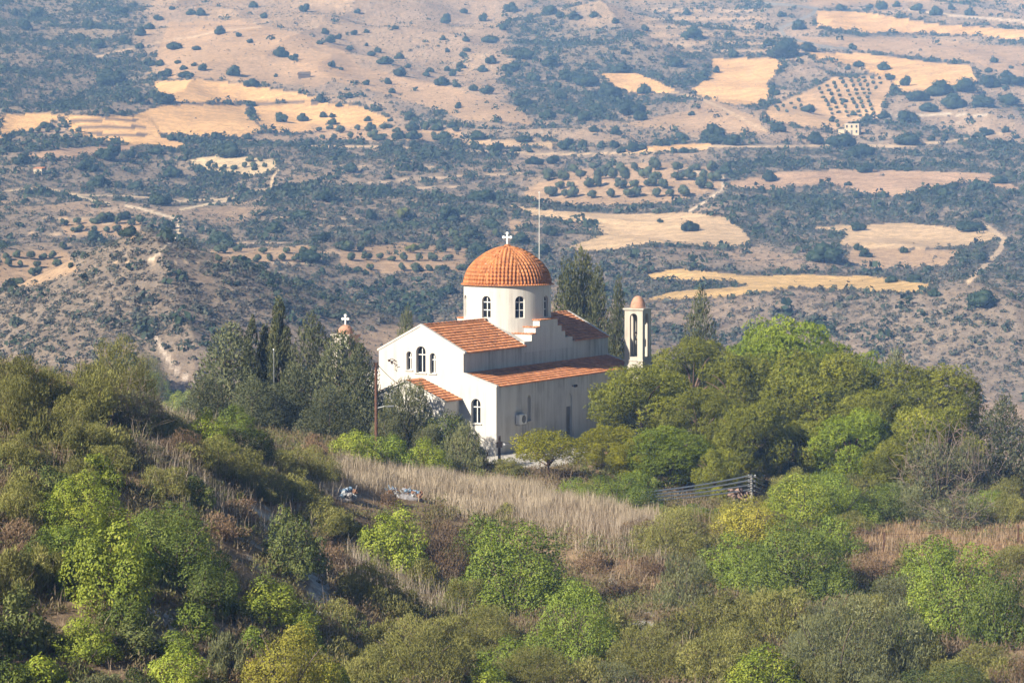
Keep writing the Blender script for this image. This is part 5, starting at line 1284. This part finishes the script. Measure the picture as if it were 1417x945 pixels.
FT = """122 40 22,165 20 27,194 50 19,138 67 24,173 62 20,194 68 13,241 69 22,304 48 18,330 51 10,323 105 28,349 120 24,227 143 34,193 143 20,152 118 45,206 92 20,221 92 15,246 89 10,254 97 12,281 98 16,231 107 22,257 108 24,272 70 13,264 21 14,278 22 15,218 29 16,207 41 14,238 14 10,36 42 24,51 26 30,20 22 16,109 58 22,347 147 16,346 162 12,351 11 15,269 92 10,346 60 10,150 158 16,
389 79 22,407 84 14,382 107 8,459 93 13,472 97 8,354 120 12,422 17 18,495 19 13,365 26 13,642 19 12,617 33 20,669 30 16,695 42 14,706 16 20,547 41 11,450 48 14,458 60 18,469 55 14,443 62 11,490 49 12,507 46 10,483 70 10,507 64 9,523 73 12,514 78 12,533 89 24,553 82 16,565 95 12,553 106 20,595 100 14,590 106 12,619 99 12,627 106 16,612 119 22,632 121 13,537 117 15,507 118 11,542 129 13,641 79 12,646 72 12,645 58 11,613 56 10,619 73 11,680 89 20,703 100 22,668 100 14,637 95 16,675 130 24,655 126 14,678 60 26,634 150 14,483 136 14,469 148 12,524 154 12,507 152 8,444 142 16,389 169 19,448 163 16,460 163 12,460 173 16,419 168 16,509 168 12,513 180 16,540 168 9,539 178 10,571 180 20,568 167 24,587 176 14,604 181 18,626 177 16,
487 200 14,538 204 18,573 204 18,571 194 22,613 195 32,632 208 14,687 212 28,593 205 10,659 207 16,525 195 24,553 193 22,662 193 26,452 279 34,408 275 20,417 303 34,513 305 22,620 308 40,680 317 30,652 323 22,668 280 40,380 322 30,538 248 14,584 238 18,485 239 22,642 342 26,662 352 34,446 336 30,474 346 30,426 362 40,495 376 14,506 380 12,481 376 12,541 394 30,621 407 30,328 395 12,306 338 36,596 375 10,616 375 14,581 375 12,
64 178 24,32 187 12,15 190 9,236 195 16,280 201 18,300 193 20,343 193 14,254 210 12,238 212 14,315 218 42,216 214 24,277 239 17,307 236 10,324 235 10,353 236 10,292 226 8,239 246 34,130 238 17,117 235 30,188 264 28,165 261 18,137 260 34,152 222 40,182 219 22,147 306 30,172 304 22,231 318 22,230 329 22,259 272 12,223 284 36,178 328 34,132 335 34,4 341 14,30 228 30,
708 17 16,761 21 22,776 25 14,795 28 22,822 25 16,852 33 14,892 43 14,951 21 14,959 53 34,1052 40 16,725 82 30,710 97 26,761 92 34,786 112 32,771 123 24,738 113 24,812 119 36,842 137 40,936 93 26,972 110 24,776 138 18,751 127 10,827 157 26,809 168 20,790 159 22,873 159 40,886 167 22,891 130 20,850 146 18,957 160 12,758 164 24,725 147 30,860 101 30,864 76 14,991 101 14,1015 80 18,
1269 15 26,1295 22 20,1241 10 12,1204 12 12,1164 15 18,1220 14 18,1342 22 16,1316 14 12,1106 42 26,1082 24 14,1065 64 20,1118 71 26,1087 80 50,1179 69 14,1188 93 17,1173 97 10,1223 97 17,1231 111 15,1254 119 22,1376 87 13,1368 101 12,1392 107 17,1399 95 8,1320 89 9,1118 156 24,1256 168 40,1223 164 18,1308 195 13,1289 195 14,1329 190 8,1255 200 40,1352 190 12,1364 187 24,1392 184 16,1406 192 11,1164 204 46,1129 199 30,1181 160 10,1152 143 10,1169 142 9,1199 168 15,1151 169 12,1076 183 26,1070 133 20,1192 216 36,
1382 254 26,1065 251 22,1198 239 28,1353 265 32,1305 273 20,1319 263 26,1278 269 18,1259 279 14,1187 275 18,1174 257 12,1095 266 12,1080 272 16,1187 319 24,1187 347 17,1251 350 15,1287 375 14,1141 363 50,1197 356 20,1359 362 22,1349 302 18,1342 320 40,1293 410 20,1265 391 24,1235 391 24,1357 424 50,1138 330 10,1151 330 12,1339 287 12,1179 221 30,
715 210 11,725 197 24,733 211 12,784 207 28,807 204 18,880 209 30,850 205 18,832 205 14,860 212 15,920 210 6,946 212 14,944 195 26,987 192 36,992 199 30,1015 201 30,739 228 26,765 227 22,822 183 14,852 187 18,913 308 11,954 320 28,822 310 14,1005 240 22,720 338 30,760 326 26,750 352 30,1270 140 36,1300 132 40,1335 128 40,1370 122 36,1400 118 36,1285 155 30,1320 150 36,1360 148 36,1395 145 36"""
far_items = []
for s in FT.replace('\n', '').split(','):
    a, b_, c_ = map(float, s.split()); far_items.append((a, b_, c_, 0))
for a, b_, c_ in ((558, 305, 22), (568, 350, 24)): far_items.append((a, b_, c_, 2))
olive_items = []
rows_ = [((1132,122),(1165,185)),((1143,118),(1162,160)),((1153,115),(1175,165)),((1163,108),(1192,165)),((1174,106),(1202,165)),((1184,106),(1212,162)),((1195,106),(1205,135)),((1206,106),(1213,128)),((1216,107),(1220,120)),((1072,147),(1078,157)),((1082,145),(1090,160)),((1093,142),(1102,155)),((1104,138),(1110,152))]
for (x0, y0), (x1, y1) in rows_:
    n = max(2, int(math.hypot(x1 - x0, y1 - y0) / 6.0))
    for q in range(n): tq = (q + .5) / n; olive_items.append((x0 + (x1 - x0) * tq + rf.normal(0, .5), y0 + (y1 - y0) * tq, 6.8, 1))
def grove(poly, sx, sy, wd, jit):
    xs = [p[0] for p in poly]; ys = [p[1] for p in poly]
    for yy in np.arange(min(ys), max(ys), sy):
        for xx in np.arange(min(xs), max(xs), sx):
            x, y = xx + rf.normal(0, jit) + (yy - min(ys)) * .7, yy + rf.normal(0, jit * .3)
            if in_poly(np.array([x]), np.array([y]), poly)[0] and rf.random() < .85: olive_items.append((x, y, wd * rf.uniform(.75, 1.25), 1))
grove([(725,262),(800,235),(900,225),(985,232),(1000,258),(930,282),(800,285),(730,280)], 21, 12, 19, 4)
grove([(20,190),(60,172),(105,170),(120,190),(60,205),(20,205)], 11, 7, 10, 2)
grove([(470,345),(560,335),(650,345),(640,375),(520,378),(470,370)], 19, 13, 15, 4)
grove([(0,350),(90,345),(110,375),(50,395),(0,395)], 17, 12, 14, 4)
grove([(290,345),(430,340),(440,362),(300,366)], 17, 11, 14, 3)
grove([(600,318),(690,322),(680,350),(610,348)], 18, 12, 15, 4)
grove([(430,172),(640,178),(640,196),(440,194)], 19, 10, 14, 4)
grove([(80,300),(200,306),(190,330),(90,326)], 18, 11, 14, 4)
grove([(262,226),(370,224),(375,236),(290,236)], 14, 9, 10, 2)
FAR_MARKS = [('the upper golden field', 320, 127), ('the striped golden field', 150, 176), ('the ruined dark hut', 421, 100), ('the pale dirt track', 200, 62), ('the asphalt road bend', 1085, 45), ('the top right golden field', 1280, 38), ('the golden field above the vineyard', 1270, 100), ('the terraced vineyard', 1150, 130),
    ('the pale stone house', 1177, 178), ('the small gully field', 890, 118), ('the golden field left of the vineyard', 1020, 110), ('the ploughed field', 1180, 250), ('the lower pale field', 1250, 330), ('the tan field beyond the dome', 880, 318), ('the golden grass bank', 1090, 390), ('the winding white track', 245, 325),
    ('the white olive plot', 320, 230), ('the tiny white hut', 55, 237), ('the long farm track', 560, 206), ('the dome cross', 702, 332), ('the steep track on the right', 1370, 355), ('the rocky outcrop', 832, 35), ('the top left corner', 0, 0), ('the top edge middle', 480, 0), ('the top right corner', 1417, 0), ('the tall slender cypresses', 387, 412), ('the flagpole top', 746, 268),
    ('the bare purple hillside', 600, 70), ('the right edge pine wood', 1340, 145), ('the wheat field by the orchard', 450, 160), ('the pale grove track', 720, 205), ('the dark scrub slope', 520, 290), ('the bushy ridge', 770, 100), ('the fork of the white track', 985, 250)]
tone = lambda w_: 'large dark tree' if w_ >= 29 else ('small dark bush' if w_ <= 12 else 'round dark tree')
items = [((tone(w_) if k == 0 else 'pale lime tree'), a, b_) for a, b_, w_, k in far_items]
labs = auto_labels(items, FAR_MARKS)
def far_tree(px, py, wpx, kd, name, label, cat, group, i):
    g = hit(px, py, 430.0); w_ = wpx / FPX * g[1]
    o = empty(name, (g[0], g[1], g[2] - .1), float(rf.uniform(0, 6.28))); link('crown', FARM[kd][i % 5][0], None, o); link('trunk', FARM[kd][i % 5][1], None, o)
    hr = rf.uniform(.85, 1.15) * (1.15 if wpx < 24 else .9); o.scale = (w_ * 1.12, w_ * rf.uniform(.8, 1.1), w_ * hr); tag(o, label, cat, group); return g
for i, ((a, b_, w_, k), lab) in enumerate(zip(far_items, labs)): far_tree(a, b_, w_, k, 'evergreen_tree', lab, 'tree', 'trees on the far slope', i)
labs = auto_labels([(('tiny orchard tree' if w_ < 9 else 'pale olive tree'), a, b_) for a, b_, w_, k in olive_items], FAR_MARKS[:20] + [('the grove middle', 850, 255), ('the grove right end', 970, 250), ('the grove left end', 745, 270), ('the vineyard left plot', 1090, 150), ('the vineyard top corner', 1190, 108), ('the vineyard foot', 1170, 172), ('the vineyard right side', 1210, 140), ('the lower grove', 560, 360), ('the left lower grove', 40, 370), ('the left middle grove', 140, 315), ('the long terrace', 365, 352), ('the scrub by the dome cross', 645, 335), ('the upper grove', 540, 184)])
for i, ((a, b_, w_, k), lab) in enumerate(zip(olive_items, labs)): far_tree(a, b_, w_, 1, 'olive_tree', lab, 'olive tree', 'orchard trees on the far slope', i)

# ------------------------------------------------------------------ far buildings
HOUSEW = plain_mat('pale stone house wall', (.54, .46, .36), .9, .15, 2)
def house(px, py, wpx, hpx, dep, label, roof=None, nwin=3, storeys=2):
    g = hit(px, py, 430.0); w_ = wpx / FPX * g[1]; h_ = hpx / FPX * g[1]
    r = empty('house', g, R(-18)); tag(r, label, 'house')
    bm = bmesh.new(); add_box(bm, (-w_ / 2, -dep / 2, -2.5), (w_ / 2, dep / 2, h_)); link('wall', bm_mesh('house_wall', bm, HOUSEW), None, r)
    bm = bmesh.new()
    if roof:
        add_prism(bm, [(-w_ / 2 - .2, -dep / 2 - .2, h_), (w_ / 2 + .2, -dep / 2 - .2, h_), (w_ / 2 + .2, -dep / 2 - .2, h_ + .15), (-w_ / 2 - .2, -dep / 2 - .2, h_ + .15)], [(-w_ / 2 - .2, dep / 2 + .2, h_), (w_ / 2 + .2, dep / 2 + .2, h_), (w_ / 2 + .2, dep / 2 + .2, h_ + h_ * .35), (-w_ / 2 - .2, dep / 2 + .2, h_ + h_ * .35)])
        link('roof', bm_mesh('house_roof', bm, roof), None, r)
    else:
        add_box(bm, (-w_ / 2 - .12, -dep / 2 - .12, h_), (w_ / 2 + .12, dep / 2 + .12, h_ + .25)); link('roof', bm_mesh('house_roof', bm, CONC), None, r)
    for s in range(storeys):
        for k in range(nwin):
            x = (k + .5) / nwin * w_ - w_ / 2; z = h_ * (s + .28) / storeys; bm = bmesh.new(); add_box(bm, (x - .45, -dep / 2 - .04, z), (x + .45, -dep / 2 + .1, z + h_ / storeys * .5)); link('window', bm_mesh('house_window', bm, GLASS), None, r)
    bm = bmesh.new(); add_box(bm, (-.5, -dep / 2 - .06, -.3), (.5, -dep / 2 + .1, 1.9)); 
    link('door', bm_mesh('house_door', bm, DOORM), None, r); return g, w_
house(1180, 186, 20, 14, 6, 'pale two storey stone house at the foot of the terraced vineyard')
g = hit(1165, 186, 430.0); r = empty('shed', g, R(-18)); tag(r, 'low pale shed leaning on the left side of the far stone house', 'shed')
bm = bmesh.new(); add_box(bm, (-1.6, -1.5, -2), (1.6, 1.5, 2.3)); link('wall', bm_mesh('shed_wall', bm, HOUSEW), None, r)
bm = bmesh.new(); add_box(bm, (-1.75, -1.65, 2.3), (1.75, 1.65, 2.5)); link('roof', bm_mesh('shed_roof', bm, CONC), None, r)
house(55, 240, 13, 6.5, 4, 'tiny white hut with a reddish roof among trees on the left', TILE, 1, 1)
g = hit(421, 108, 430.0); r = empty('ruined_hut', g, R(12)); tag(r, 'dark ruined stone hut with a sagging roof on the bare slope', 'hut')
RUIN = plain_mat('dark rubble stone', (.12, .095, .08), .95, .3, 1.0)
bm = bmesh.new(); add_box(bm, (-3.6, -2.2, -2), (3.6, 2.2, 2.0)); link('wall', bm_mesh('ruin_wall', bm, RUIN), None, r)
bm = bmesh.new(); add_prism(bm, [(-3.9, -2.5, 1.9), (3.9, -2.5, 2.1), (3.9, 0, 3.8), (-3.9, 0, 3.3)], [(-3.9, -2.4, 2.0), (3.9, -2.4, 2.2), (3.9, .1, 4.0), (-3.9, .1, 3.5)]); add_prism(bm, [(-3.9, 2.5, 1.9), (3.9, 2.5, 2.1), (3.9, .12, 3.8), (-3.9, .12, 3.3)], [(-3.9, 2.4, 2.0), (3.9, 2.4, 2.2), (3.9, .14, 4.0), (-3.9, .14, 3.5)])
link('roof', bm_mesh('ruin_roof', bm, RUIN), None, r)
print('objects', len(bpy.data.objects))
